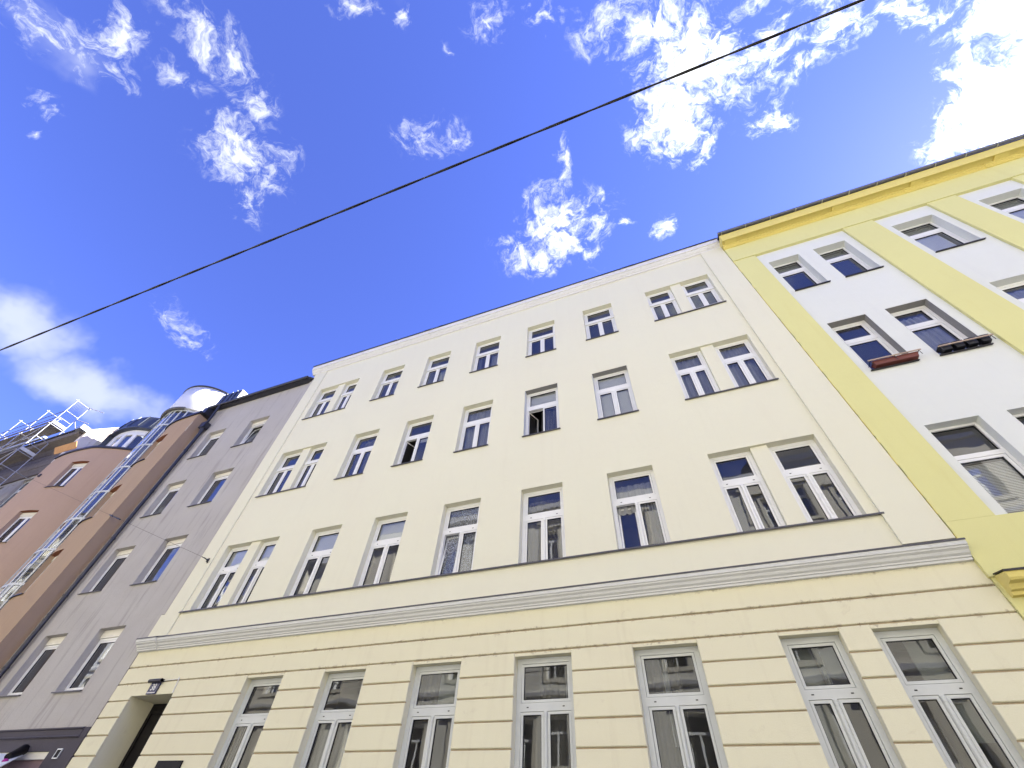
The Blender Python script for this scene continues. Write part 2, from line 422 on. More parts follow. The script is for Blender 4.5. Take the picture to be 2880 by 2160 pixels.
M['interior_dark'] = paint('dark_room_wall', (0.035, 0.033, 0.033), 0.9, 0, 0.2, 1)
M['glass'] = glass('window_glass')
M['glass_low'] = glass('ground_floor_window_glass', (0.84, 0.87, 0.86), 1.2, 0.022)
M['sheer'] = cloth('sheer_curtain_cloth', (0.68, 0.69, 0.71), 0.70, 30, 0.5)
M['curtain_grey'] = cloth('grey_curtain_cloth', (0.17, 0.16, 0.155), 0.85, 26, 0.5)
M['blind'] = cloth('white_blind_cloth', (0.80, 0.81, 0.81), 0.96, 6, 0.12, True)
M['blind_grey'] = cloth('pale_grey_blind_cloth', (0.30, 0.32, 0.31), 0.92, 5, 0.25, True)
M['lace'] = lace('lace_cloth', (0.42, 0.44, 0.50))
M['stripe'] = cloth('black_and_grey_striped_curtain', (0.20, 0.20, 0.21), 0.97, 75, 0.98)
M['shutter_box'] = paint('cream_shutter_box', (0.74, 0.71, 0.62), 0.5, var=0.06)
M['door_dark'] = paint('nearly_black_door_paint', (0.007, 0.006, 0.007), 0.55, spec=0.2)
M['enamel_blue'] = paint('dark_blue_enamel', (0.018, 0.02, 0.075), 0.25, var=0.08)
M['enamel_white'] = paint('white_enamel', (0.8, 0.8, 0.8), 0.3, var=0.03)
M['hood'] = paint('black_lamp_hood', (0.015, 0.013, 0.02), 0.4)
M['flower_box'] = paint('dull_red_plastic', (0.16, 0.045, 0.035), 0.5, var=0.15)
M['pot_black'] = paint('black_plastic_pot', (0.012, 0.012, 0.015), 0.35, var=0.2)
M['wood_rail'] = paint('worn_wooden_rail', (0.45, 0.34, 0.25), 0.7, var=0.25, scale=12)
M['white_cable'] = paint('white_conduit', (0.75, 0.74, 0.70), 0.5)
M['leaf'] = paint('green_leaf', (0.09, 0.12, 0.045), 0.5, var=0.4, scale=14)
M['clay'] = paint('clay_pot', (0.25, 0.12, 0.07), 0.8)
M['asphalt'] = paint('asphalt', (0.05, 0.05, 0.052), 0.9, 0, 0.35, 3, bump=0.5)
M['paving'] = paint('grey_paving', (0.24, 0.235, 0.23), 0.9, 0, 0.2, 4, bump=0.4)
M['kerb'] = paint('granite_kerb', (0.36, 0.35, 0.34), 0.85, 0, 0.2, 12)
M['earth'] = paint('town_ground', (0.16, 0.15, 0.14), 0.95, 0, 0.3, 0.3)
M['awning'] = paint('white_awning_fabric', (0.72, 0.75, 0.76), 0.8, var=0.08)
M['magenta'] = paint('magenta_fabric', (0.32, 0.02, 0.20), 0.8, var=0.2)
M['insulator'] = paint('black_insulator', (0.02, 0.02, 0.02), 0.4)
M['bare_render'] = plaster('bare_grey_render', (0.27, 0.265, 0.25), (0.22, 0.21, 0.20), None, 0.3, (0.36, 0.35, 0.33), 0.4, grain=40, bump=0.5)


# ------------------------------------------------------------------ mesh helper
class MB:
    def __init__(self):
        self.v, self.f, self.mi, self.sm = [], [], [], []

    def add(self, verts, faces, mi=0, smooth=False):
        o = len(self.v)
        self.v += [tuple(p) for p in verts]
        for f in faces:
            self.f.append(tuple(i + o for i in f)); self.mi.append(mi); self.sm.append(smooth)

    def quad(self, a, b, c, d, mi=0):
        self.add([a, b, c, d], [(0, 1, 2, 3)], mi)

    def box(self, x0, x1, y0, y1, z0, z1, mi=0, T=None):
        p = [(x0, y0, z0), (x1, y0, z0), (x1, y1, z0), (x0, y1, z0), (x0, y0, z1), (x1, y0, z1), (x1, y1, z1), (x0, y1, z1)]
        if T: p = [T(*q) for q in p]
        self.add(p, [(0, 3, 2, 1), (4, 5, 6, 7), (0, 1, 5, 4), (1, 2, 6, 5), (2, 3, 7, 6), (3, 0, 4, 7)], mi)

    def tube(self, p0, p1, r, n=10, mi=0, r1=None):
        p0, p1 = Vector(p0), Vector(p1)
        r1 = r if r1 is None else r1
        d = (p1 - p0).normalized()
        a = d.orthogonal().normalized(); b = d.cross(a)
        vs = []
        for p, rr in ((p0, r), (p1, r1)):
            for k in range(n):
                t = 2 * math.pi * k / n
                vs.append(p + (a * math.cos(t) + b * math.sin(t)) * rr)
        self.add(vs, [(k, (k + 1) % n, n + (k + 1) % n, n + k) for k in range(n)], mi, True)
        self.add(vs, [tuple(range(n))[::-1], tuple(range(n, 2 * n))], mi)

    def path(self, pts, r, n=8, mi=0):
        pts = [Vector(p) for p in pts]
        vs = []
        ref = None
        for i, p in enumerate(pts):
            d = (pts[min(i + 1, len(pts) - 1)] - pts[max(i - 1, 0)]).normalized()
            if ref is None: ref = d.orthogonal().normalized()
            a = (ref - d * ref.dot(d)).normalized(); b = d.cross(a); ref = a
            for k in range(n):
                t = 2 * math.pi * k / n
                vs.append(p + (a * math.cos(t) + b * math.sin(t)) * r)
        fs = []
        for i in range(len(pts) - 1):
            for k in range(n):
                fs.append((i * n + k, i * n + (k + 1) % n, (i + 1) * n + (k + 1) % n, (i + 1) * n + k))
        self.add(vs, fs, mi, True)

    def extrude_x(self, prof, x0, x1, mi=0, caps=True, y_of=None):
        """profile of (y, z) points run along x"""
        n = len(prof)
        vs = [(x0, y, z) for y, z in prof] + [(x1, y, z) for y, z in prof]
        self.add(vs, [(k, (k + 1) % n, n + (k + 1) % n, n + k) for k in range(n)], mi)
        if caps:
            self.add(vs, [tuple(range(n))[::-1], tuple(range(n, 2 * n))], mi)

    def poly_prism(self, pts, y0, y1, mi=0):
        """outline in (x, z), extruded in y"""
        n = len(pts)
        vs = [(x, y0, z) for x, z in pts] + [(x, y1, z) for x, z in pts]
        self.add(vs, [tuple(range(n)), tuple(range(n, 2 * n))[::-1]], mi)
        self.add(vs, [(k, n + k, n + (k + 1) % n, (k + 1) % n) for k in range(n)], mi)

    def lathe(self, c, prof, n=24, mi=0, a0=0.0, a1=360.0, smooth=True):
        """(r, z) profile turned about the vertical through c"""
        full = abs(a1 - a0 - 360) < 1e-6
        m = n if full else n + 1
        vs = []
        for k in range(m):
            t = R(a0 + (a1 - a0) * k / n)
            for r, z in prof:
                vs.append((c[0] + r * math.cos(t), c[1] + r * math.sin(t), z))
        q = len(prof)
        fs = []
        for k in range(n):
            k2 = (k + 1) % m
            for j in range(q - 1):
                fs.append((k * q + j, k2 * q + j, k2 * q + j + 1, k * q + j + 1))
        self.add(vs, fs, mi, smooth)

    def build(self, name, mats, parent=None, cat=None, label=None, group=None, kind=None):
        me = bpy.data.meshes.new(name)
        me.from_pydata(self.v, [], self.f)
        if not isinstance(mats, (list, tuple)): mats = [mats]
        for mm in mats: me.materials.append(mm)
        me.polygons.foreach_set('material_index', self.mi)
        me.polygons.foreach_set('use_smooth', self.sm)
        me.update()
        return link(name, me, parent, cat, label, group, kind)


def link(name, me, parent=None, cat=None, label=None, group=None, kind=None):
    o = bpy.data.objects.new(name, me)
    COL.objects.link(o)
    if parent is not None:
        o.parent = parent
        base = parent
        while base.parent is not None: base = base.parent
        if parent.type == 'EMPTY':
            o.matrix_parent_inverse = Matrix.Translation(-Vector(parent.location))
    if cat: o['category'] = cat
    if label: o['label'] = label
    if group: o['group'] = group
    if kind: o['kind'] = kind
    return o


def thing(name, loc, label, cat, group=None):
    o = bpy.data.objects.new(name, None)
    o.empty_display_size = 0.3
    COL.objects.link(o)
    o.location = loc
    o['label'] = label; o['category'] = cat
    if group: o['group'] = group
    return o


def cells(vals):
    out = []
    for v in sorted(vals):
        if not out or v - out[-1] > 1e-5: out.append(v)
    return out


def wall_mesh(mb, s0, s1, z0, z1, openings, depth, T, extra=(), mi=0, mi_rev=0, mi_head=None, faces=True):
    """sheet with rectangular openings and their reveals; T(s, d, z) -> point, d into the wall"""
    ss = cells([s0, s1] + [o[0] for o in openings] + [o[1] for o in openings] + [e for e in extra if s0 < e < s1])
    zz = cells([z0, z1] + [o[2] for o in openings] + [o[3] for o in openings])
    for i in range(len(ss) - 1):
        for j in range(len(zz) - 1):
            cs, cz = (ss[i] + ss[i + 1]) / 2, (zz[j] + zz[j + 1]) / 2
            if any(o[0] < cs < o[1] and o[2] < cz < o[3] for o in openings): continue
            mb.quad(T(ss[i], 0, zz[j]), T(ss[i + 1], 0, zz[j]), T(ss[i + 1], 0, zz[j + 1]), T(ss[i], 0, zz[j + 1]), mi)
    for o in openings:
        a, b, c, d = o[:4]
        dep = o[4] if len(o) > 4 else depth
        mb.quad(T(a, 0, c), T(a, 0, d), T(a, dep, d), T(a, dep, c), mi_rev)
        mb.quad(T(b, 0, d), T(b, 0, c), T(b, dep, c), T(b, dep, d), mi_rev)
        sub = [s for s in ss if a - 1e-6 <= s <= b + 1e-6]
        for k in range(len(sub) - 1):
            mb.quad(T(sub[k], 0, d), T(sub[k + 1], 0, d), T(sub[k + 1], dep, d), T(sub[k], dep, d), mi_rev if mi_head is None else mi_head)
            mb.quad(T(sub[k + 1], 0, c), T(sub[k], 0, c), T(sub[k], dep, c), T(sub[k + 1], dep, c), mi_rev)


def flat(y):
    return lambda s, d, z: (s, y + d, z)


def ring(mb, T, x0, x1, z0, z1, w, d0, d1, mi=0, wb=None):
    wb = w if wb is None else wb
    mb.box(x0, x0 + w, d0, d1, z0, z1, mi, T)
    mb.box(x1 - w, x1, d0, d1, z0, z1, mi, T)
    mb.box(x0 + w, x1 - w, d0, d1, z1 - w, z1, mi, T)
    mb.box(x0 + w, x1 - w, d0, d1, z0, z0 + wb, mi, T)


def boxT(T):
    return lambda x, d, z: T(x, d, z)


def drape(mb, T, x0, x1, z0, z1, d, amp=0.025, waves=6, n=36):
    ph = random.uniform(0, 6)
    vs = []
    for k in range(n + 1):
        t = k / n
        dd = d + amp * (math.sin(t * waves * 2 * math.pi + ph) + 0.5 * math.sin(t * waves * 4.4 * math.pi + 2 * ph))
        x = x0 + (x1 - x0) * t
        vs += [T(x, dd, z0), T(x + 0.01 * math.sin(9 * t + ph), dd * 0.6 + d * 0.4, z1)]
    mb.add(vs, [(2 * k, 2 * k + 2, 2 * k + 3, 2 * k + 1) for k in range(n)], 0, True)


def casement(parent, T, x0, x1, z0, z1, ft, tz, tb, lower='double', bar=False, colon=False, slots=False,
             open_left=None, fill=(), mats=('frame',), fw=0.07, sw=0.035, boxh=0.0, no_mullion=False, top_fixed=False, pane='glass'):
    """window in opening x0..x1, z0..z1; ft = depth of its front face; tz/tb = top and bottom of the transom (None: no transom)
    the fixed frame is the part `window`; sashes, panes, blinds and curtains are its sub-parts"""
    fm = M[mats[0]]
    FD = 0.075
    mb = MB()
    e = 0.002
    X0, X1, Z0, Z1 = x0 + e, x1 - e, z0 + 0.015, z1 - e
    mb.box(X0, X0 + fw, ft, ft + FD, Z0, Z1, 0, T)
    mb.box(X1 - fw, X1, ft, ft + FD, Z0, Z1, 0, T)
    mb.box(X0 + fw, X1 - fw, ft, ft + FD, Z1 - fw - boxh, Z1, 0, T)
    mb.box(X0 + fw, X1 - fw, ft, ft + FD, Z0, Z0 + fw * 0.8, 0, T)
    if tz is not None:
        mb.box(X0 + fw, X1 - fw, ft, ft + FD, tb, tz, 0, T)
    xm = (x0 + x1) / 2
    mw = 0.028
    zt_low = tb if tz is not None else Z1 - fw - boxh
    if lower == 'double' and not no_mullion:
        mb.box(xm - mw, xm + mw, ft, ft + FD, Z0 + fw * 0.8, zt_low, 0, T)
        if colon:      # half-round colonnette with a small capital and base
            n = 8
            for (za, zb, r) in ((Z0 + 0.16, zt_low - 0.07, 0.022), (zt_low - 0.07, zt_low - 0.015, 0.030), (Z0 + 0.08, Z0 + 0.16, 0.028)):
                vs = []
                for z in (za, zb):
                    for k in range(n + 1):
                        t = math.pi * k / n
                        vs.append(T(xm - r * math.cos(t), ft - r * math.sin(t) * 0.9, z))
                q = n + 1
                mb.add(vs, [(k, k + 1, q + k + 1, q + k) for k in range(n)], 0, True)
                mb.add(vs, [tuple(range(q))[::-1], tuple(range(q, 2 * q))], 0)
    if bar:            # projecting rail over the lower lights
        mb.box(x0 + 0.004, x1 - 0.004, ft - 0.035, ft - 0.001, tb + 0.002, tz - 0.01, 0, T)
        mb.box(x0 + 0.004, x1 - 0.004, ft - 0.045, ft - 0.0355, tz - 0.032, tz - 0.012, 0, T)
    if slots and tz is not None:
        zc = (tz + tb) / 2
        for xs in (x0 + (x1 - x0) * 0.2, x1 - (x1 - x0) * 0.2):
            mb.box(xs - 0.016, xs + 0.016, ft - 0.004, ft + 0.01, zc - 0.007, zc + 0.005, 1, T)
    win = mb.build('window', [fm, M['slot']], parent)
    g = 0.005
    lights = []
    if tz is not None:
        lights.append(('top', X0 + fw, X1 - fw, tz, Z1 - fw - boxh))
    if lower == 'double':
        k = mw if not no_mullion else 0.0
        lights.append(('left', X0 + fw, xm - k, Z0 + fw * 0.8, zt_low))
        lights.append(('right', xm + k, X1 - fw, Z0 + fw * 0.8, zt_low))
    else:
        lights.append(('low', X0 + fw, X1 - fw, Z0 + fw * 0.8, zt_low))
    for nm, a, b, c, d in lights:
        T2 = T
        if nm == 'left' and open_left == 'side':
            ca, sa = math.cos(R(68)), math.sin(R(68))
            def T2(x, dd, z, a=a, ca=ca, sa=sa):
                u, w = x - a, dd - ft
                return T(a + u * ca - w * sa, ft + 0.02 + u * sa + w * ca, z)
        elif (nm == 'left' and open_left == 'tilt') or (nm == 'low' and open_left == 'low_tilt'):
            ca, sa = math.cos(R(7)), math.sin(R(7))
            def T2(x, dd, z, c=c, ca=ca, sa=sa):
                u, w = z - c, dd - ft
                return T(x, ft + w * ca + u * sa + 0.01, c + u * ca - w * sa)
        elif nm == 'right' and open_left == 'both':
            continue
        swk, sw = sw, (0.004 if (top_fixed and nm == 'top') else sw)
        if sw > 0.01:
            s = MB()
            ring(s, T2, a + g, b - g, c + g, d - g, sw, ft + 0.006, ft + 0.06)
            s.build('sash', fm, win)
        gk = MB()
        ring(gk, T2, a + g + sw, b - g - sw, c + g + sw, d - g - sw, 0.007, ft + 0.018, ft + 0.05)
        gk.build('gasket', M['gasket'], win)
        p = MB()
        q = sw + g + 0.004
        t0, t1 = random.uniform(-.0035, .0035), random.uniform(-.004, .004)      # no two panes sit quite flat
        p.quad(T2(a + q, ft + 0.03 + t0, c + q), T2(b - q, ft + 0.03 - t0, c + q), T2(b - q, ft + 0.03 - t0 + t1, d - q), T2(a + q, ft + 0.03 + t0 + t1, d - q))
        p.build('pane', M[pane], win)
        sw = swk
    for item in fill:
        kind, mat, a, b, c, d = item[:6]
        dep = item[6] if len(item) > 6 else 0.14
        xa, xb = x0 + (x1 - x0) * a, x0 + (x1 - x0) * b
        za, zb = z0 + (z1 - z0) * c, z0 + (z1 - z0) * d
        c_ = MB()
        if kind == 'curtain':
            drape(c_, T, xa, xb, za, zb, ft + dep, waves=max(2, int(7 * (b - a))))
            c_.build('curtain', M[mat], win)
        elif kind == 'blind':
            c_.box(xa, xb, ft + dep, ft + dep + 0.006, za, zb, 0, T)
            c_.box(xa, xb, ft + dep - 0.012, ft + dep + 0.018, zb, zb + 0.04, 0, T)
            c_.build('roller_blind', M[mat], win)
        elif kind == 'slats':
            z = za
            while z < zb:
                vs = [T(xa, ft + dep, z), T(xb, ft + dep, z), T(xb, ft + dep + 0.009, z + 0.022), T(xa, ft + dep + 0.009, z + 0.022)]
                c_.add(vs, [(0, 1, 2, 3)])
                z += 0.026
            c_.build('blind_slats', M[mat], win, kind='stuff')
    return win


def sill(parent, x0, x1, z, depth_in, mat, T, out=0.05, th=0.022, over=0.03, name='sill'):
    """folded metal sill: sloping top, drip edge"""
    mb = MB()
    pr = [(depth_in, z + 0.035), (-out, z + 0.004), (-out, z - th), (-out + 0.012, z - th), (-out + 0.012, z - 0.008), (depth_in, z + 0.02)]
    n = len(pr)
    vs = [T(x0 - over, y, zz) for y, zz in pr] + [T(x1 + over, y, zz) for y, zz in pr]
    mb.add(vs, [(k, (k + 1) % n, n + (k + 1) % n, n + k) for k in range(n)])
    mb.add(vs, [tuple(range(n))[::-1], tuple(range(n, 2 * n))])
    return mb.build(name, mat, parent)


def body(parent, x0, x1, y0, y1, z0, z1, floors, mat=None, parts=()):
    """inside of the house: floors, back wall, party walls; keeps the sky out of the rooms"""
    mb = MB()
    for z in floors:
        mb.box(x0 + 0.01, x1 - 0.01, y0, y0 + 3.2, z - 0.15, z + 0.15)
    mb.box(x0 + 0.01, x1 - 0.01, y0 + 3.2, y0 + 3.4, z0, z1)
    for x in list(parts) + [x0 + 0.06, x1 - 0.06]:
        mb.box(x - 0.05, x + 0.05, y0, y0 + 3.2, z0, z1)
    return mb.build('interior', mat or M['interior'], parent)


def shell(parent, x0, x1, y0, y1, z0, z1, mat, name='rear_wall'):
    mb = MB()
    mb.quad((x1, y0, z0), (x1, y1, z0), (x1, y1, z1), (x1, y0, z1))
    mb.quad((x0, y1, z0), (x0, y0, z0), (x0, y0, z1), (x0, y1, z1))
    mb.quad((x1, y1, z0), (x0, y1, z0), (x0, y1, z1), (x1, y1, z1))
    return mb.build(name, mat, parent)


def roof(parent, x0, x1, y0, yr, y1, ze, zr, mat, t=0.12):
    mb = MB()
    pr = [(y0, ze), (yr, zr), (y1, ze), (y1, ze - t), (yr, zr - t), (y0, ze - t)]
    mb.extrude_x(pr, x0, x1)
    return mb.build('roof', mat, parent)


# ------------------------------------------------------------------ ground and street
def sheet(name, x0, x1, y0, y1, z, mat, kind='structure'):
    mb = MB(); mb.quad((x0, y0, z), (x1, y0, z), (x1, y1, z), (x0, y1, z))
    return mb.build(name, mat, kind=kind)


sheet('ground', -1500, 1500, -1500, 1500, -0.16, M['earth'])
sheet('road', -140, 140, -12.4, -2.9, -0.13, M['asphalt'])
for nm, ya, yb in (('pavement', -2.75, 0.3), ('pavement', -15.3, -12.55)):
    mb = MB(); mb.box(-140, 140, ya, yb, -0.3, 0.0)
    mb.build(nm, M['paving'], kind='structure')
for ya, yb in ((-2.9, -2.752), (-12.548, -12.4)):
    mb = MB(); mb.box(-140, 140, ya, yb, -0.3, -0.003)
    mb.build('kerb', M['kerb'], kind='structure')

# ------------------------------------------------------------------ the cream house
HOUSES = 'apartment houses along the street'
cream = thing('apartment_building', (-4.5, 0, 0), 'cream plastered apartment house with seven window columns and grooved ground floor', 'building', HOUSES)
XL, XR = -12.77, 3.725
COLS = [(-11.849, -9.96), (-8.862, -7.909), (-6.909, -5.956), (-4.958, -3.992), (-2.996, -2.025), (-1.043, -0.091), (1.005, 2.913)]
ROWS = {1: (5.655, 7.407), 2: (9.02, 10.803), 3: (12.415, 14.144)}
REV = 0.155
ops = [(a, b, *ROWS[r]) for r in ROWS for a, b in COLS]
ops_rough = [o for o in ops if (o[0], o[2]) in ((-2.996, 9.02), (-1.043, 9.02))]
mb = MB()
wall_mesh(mb, XL, XR, 4.78, 15.62, ops, REV + 0.06, flat(0))
mb.build('wall', M['cream'], cream)
mb = MB()
mb.box(-12.655, -12.10, -0.030, 0.02, 5.12, 15.50)
mb.box(-12.768, -12.656, -0.030, 0.02, 5.12, 5.64)
mb.build('corner_strip', M['cream'], cream)
mb = MB()
mb.box(3.08, 3.722, -0.045, 0.02, 5.12, 15.50)
mb.build('corner_strip', M['cream'], cream)
for r, (zb, zt) in ROWS.items():
    for a, b in ((-11.0, -10.66), (1.79, 2.09)):
        mb = MB(); mb.box(a, b, 0.05, REV + 0.08, zb + 0.005, zt - 0.002)
        mb.build('pier', M['cream'], cream)

# upper cornice
mb = MB()
mb.extrude_x([(0.02, 15.43), (-0.045, 15.445), (-0.055, 15.49), (-0.10, 15.52), (-0.135, 15.56), (-0.145, 15.60), (-0.185, 15.61), (-0.19, 15.815), (0.02, 15.83)], -12.89, 3.72)
mb.build('cornice', M['cornice_white'], cream)
mb = MB()
mb.extrude_x([(0.3, 15.93), (-0.215, 15.855), (-0.222, 15.80), (-0.206, 15.80), (-0.20, 15.838), (0.3, 15.90)], -12.91, 3.72)
for x in [random.uniform(-12.5, 3.3) for _ in range(16)]:
    mb.box(x, x + random.uniform(.08, .5), -0.19, 0.1, 15.86, 15.86 + random.uniform(.03, .07))
mb.build('roof_edge', M['gutter'], cream)
roof(cream, -12.9, 3.72, -0.15, 5.5, 11.5, 15.89, 19.6, M['roof_tile'])
shell(cream, XL, XR, 0.25, 11.4, 0, 15.9, M['far_sand'])
body(cream, XL, XR, 0.30, 11, 0, 15.6, (1.0, 4.95, 8.3, 11.7, 15.3), parts=(-9.4, -5.4, -1.5, 0.45))
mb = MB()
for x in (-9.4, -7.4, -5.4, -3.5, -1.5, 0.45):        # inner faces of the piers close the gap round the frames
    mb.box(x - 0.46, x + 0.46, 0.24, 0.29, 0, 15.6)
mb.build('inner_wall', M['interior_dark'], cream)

# string course over the ground floor
def course(x0, x1, o):
    mb = MB()
    mb.extrude_x([(0.03, 4.792), (-0.05 - o, 4.795), (-0.055 - o, 4.825), (-0.075 - o, 4.83), (-0.08 - o, 4.850), (-0.115 - o, 4.872), (-0.135 - o, 4.905),
                  (-0.17 - o, 4.925), (-0.178 - o, 4.945), (-0.195 - o, 4.95), (-0.205 - o, 4.985), (-0.203 - o, 5.005), (0.03, 5.10)], x0, x1)
    return mb
mb = course(-12.10, 3.722, 0.0)
m2 = course(-12.768, -12.101, 0.025)
mb.add(m2.v, m2.f)
mb.build('string_course', M['cornice_grey'], cream)
mb = MB()
pr = [(0.02, 5.128), (-0.215, 5.028), (-0.218, 5.003), (-0.209, 5.003), (-0.206, 5.018), (0.02, 5.114)]
mb.extrude_x(pr, -12.10, 3.73)
mb.extrude_x([(y - (0.025 if y < 0 else 0), z) for y, z in pr], -12.775, -12.101)
mb.build('flashing', M['sheet'], cream)

# long sill under the first row
mb = MB()
mb.extrude_x([(REV, 5.71), (-0.05, 5.655), (-0.053, 5.625), (-0.042, 5.625), (-0.04, 5.640), (REV, 5.69)], -12.13, 3.12)
mb.build('sill_band', M['sheet'], cream)
for r in (2, 3):
    for a, b in COLS:
        sill(cream, a, b, ROWS[r][0], REV, M['sheet'], flat(0), out=0.045, over=0.025)

# ground floor: recessed wall, then the courses one by one
G_OPS = [(a, b, 1.75, 4.078, 0.21) for a, b in COLS[1:6]] + [(1.013, 1.769, 1.75, 4.078, 0.21), (2.15, 2.913, 1.75, 4.078, 0.21), (-12.10, -10.79, 0.0, 3.89, 0.60)]
mb = MB()
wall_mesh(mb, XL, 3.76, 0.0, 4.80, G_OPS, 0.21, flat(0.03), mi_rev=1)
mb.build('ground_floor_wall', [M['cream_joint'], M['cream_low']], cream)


def block(x0, x1, z0, z1, c=0.010, back=0.034):
    mb = MB()
    j = lambda: random.uniform(-0.0015, 0.0015)
    z0, z1 = z0 + random.uniform(-.002, .003), z1 + random.uniform(-.003, .002)
    p = [(x0, back, z0), (x1, back, z0), (x1, back, z1), (x0, back, z1),
         (x0, c, z0), (x1, c, z0), (x1, c, z1), (x0, c, z1),
         (x0 + c, j(), z0 + c), (x1 - c, j(), z0 + c), (x1 - c, j(), z1 - c), (x0 + c, j(), z1 - c)]
    f = [(8, 9, 10, 11)]
    for k in range(4):
        k2 = (k + 1) % 4
        f += [(k, k2, 4 + k2, 4 + k), (4 + k, 4 + k2, 8 + k2, 8 + k)]
    mb.add(p, f)
    return mb.build('plaster_block', M['cream_low'], cream)


JOINTS = [4.805, 4.467, 4.133, 3.815, 3.52, 3.214, 2.883, 2.555, 2.23, 1.90, 1.57, 1.24, 0.90]
PIERS = [(XL, -12.10), (-10.79, -8.862), (-7.909, -6.909), (-5.956, -4.958), (-3.992, -2.996), (-2.025, -1.043), (-0.091, 1.013), (1.769, 2.15), (2.913, 3.76)]
H = 0.0105
block(XL, 3.76, JOINTS[1] + H, JOINTS[0])
block(XL, 3.76, JOINTS[2] + H, JOINTS[1] - H)
for k in range(2, len(JOINTS) - 1):
    for a, b in PIERS:
        if k == 2 and a in (XL, -10.79): continue
        if b == -12.10 or a == -10.79 or JOINTS[k + 1] > 1.5 or True:
            block(a, b, JOINTS[k + 1] + H, JOINTS[k] - H)
mb = MB()   # the course over the door is cut out round its head
mb.poly_prism([(XL, 3.828), (-12.10, 3.828), (-12.10, 3.892), (-10.79, 3.892), (-10.79, 3.828), (-8.862, 3.828), (-8.862, 4.12), (XL, 4.12)], 0.0, 0.034)
mb.build('plaster_block', M['cream_low'], cream)
for a, b in COLS[1:6] + [(1.013, 1.769), (2.15, 2.913)]:
    mb = MB(); mb.box(a + 0.002, b - 0.002, 0.012, 0.05, 4.074, 4.118)
    mb.build('lintel_strip', M['cream_low'], cream)
mb = MB(); mb.box(XL, -12.10, -0.03, 0.034, 0, 0.88); mb.box(-10.79, 3.76, -0.03, 0.034, 0, 0.88)
mb.build('plinth', M['cornice_grey'], cream)

# entrance: deep reveal, dark double door
mb = MB()
mb.box(-12.09, -10.80, 0.60, 0.66, 0.0, 3.88)
for xa, xb in ((-12.02, -11.48), (-11.41, -10.87)):
    for za, zb in ((0.2, 1.0), (1.1, 2.3), (2.75, 3.75)):
        ring(mb, flat(0.0), xa, xb, za, zb, 0.05, 0.575, 0.60)
mb.box(-12.09, -10.80, 0.55, 0.60, 2.48, 2.62)
door = mb.build('door', M['door_dark'], cream)
mb = MB(); mb.tube((-11.36, 0.57, 1.05), (-11.36, 0.50, 1.05), 0.012); mb.tube((-11.36, 0.50, 1.05), (-11.24, 0.50, 1.05), 0.010)
mb.build('handle', M['zinc'], door)

# windows of the cream house
SH, CG, BL, BG, LA, ST = 'sheer', 'curtain_grey', 'blind', 'blind_grey', 'lace', 'stripe'
def fills(*a): return list(a)
full = lambda m, d=0.14: ('curtain', m, 0.06, 0.94, 0.02, 0.97, d)
topblind = lambda m: ('blind', m, 0.08, 0.92, 0.60, 0.93, 0.09)
spec = {
    (1, 0, 0): fills(topblind(BL), ('curtain', CG, .5, .95, 0, .6)), (1, 0, 1): fills(topblind(BL), ('curtain', SH, .05, .5, 0, .6)),
    (1, 1, 0): fills(topblind(BL)), (1, 2, 0): fills(topblind(BL)), (1, 3, 0): fills(full(LA, .10)),
    (1, 4, 0): fills(('curtain', CG, .06, .94, .02, .88, .12)), (1, 5, 0): fills(('curtain', SH, .06, .94, .5, .88, .12), ('curtain', CG, .5, .94, .02, .6, .12)),
    (2, 0, 0): fills(('curtain', CG, .05, .4, 0, .6)), (2, 1, 0): fills(('curtain', CG, .06, .94, .02, .9)), (2, 2, 0): fills(('blind', BL, .55, .92, .53, .56, .08)),
    (2, 3, 0): fills(full(SH)), (2, 4, 0): fills(topblind(BL), ('curtain', ST, .38, .97, .01, .62, .20)),
    (2, 5, 0): fills(('blind', BL, .05, .95, .02, .95, .075)), (2, 6, 0): fills(full(SH)), (2, 6, 1): fills(full(SH)),
    (3, 1, 0): fills(('curtain', LA, .5, .94, .02, .6)), (3, 2, 0): fills(('curtain', SH, .55, .94, .02, .6)),
    (3, 3, 0): fills(('curtain', SH, .6, .94, .02, .6), ('curtain', SH, .06, .2, .02, .6)),
    (0, 1, 0): fills(('curtain', CG, .1, .34, .2, .72), ('curtain', SH, .1, .24, .3, .7)), (0, 2, 0): fills(('curtain', SH, .06, .94, .05, .72)),
    (0, 3, 0): fills(('blind', BG, .5, .95, .72, .95, .1), ('curtain', CG, .05, .55, .7, .96)),
    (0, 4, 0): fills(('curtain', CG, .36, .95, .02, .96), ('curtain', SH, .82, .93, .45, .96, .10)),
    (0, 5, 0): fills(('curtain', CG, .04, .62, .02, .97), ('curtain', SH, .36, .46, .5, .97, .10)),
    (0, 6, 0): fills(('blind', BG, .03, .5, .03, .96, .2), ('curtain', SH, .5, .62, .6, .96, .12), ('blind', BG, .5, .97, .80, .96, .12)),
    (0, 7, 0): fills(('blind', BG, .45, .97, .5, .96, .14), ('curtain', CG, .0, .3, .0, .6)),
}
opened = {(2, 2, 0): 'side', (2, 4, 0): 'both', (1, 3, 0): 'tilt', (1, 5, 0): 'tilt'}
TR = {1: (6.805, 6.690), 2: (10.225, 10.105), 3: (13.575, 13.455)}
F0 = flat(0.0)
last_win = None
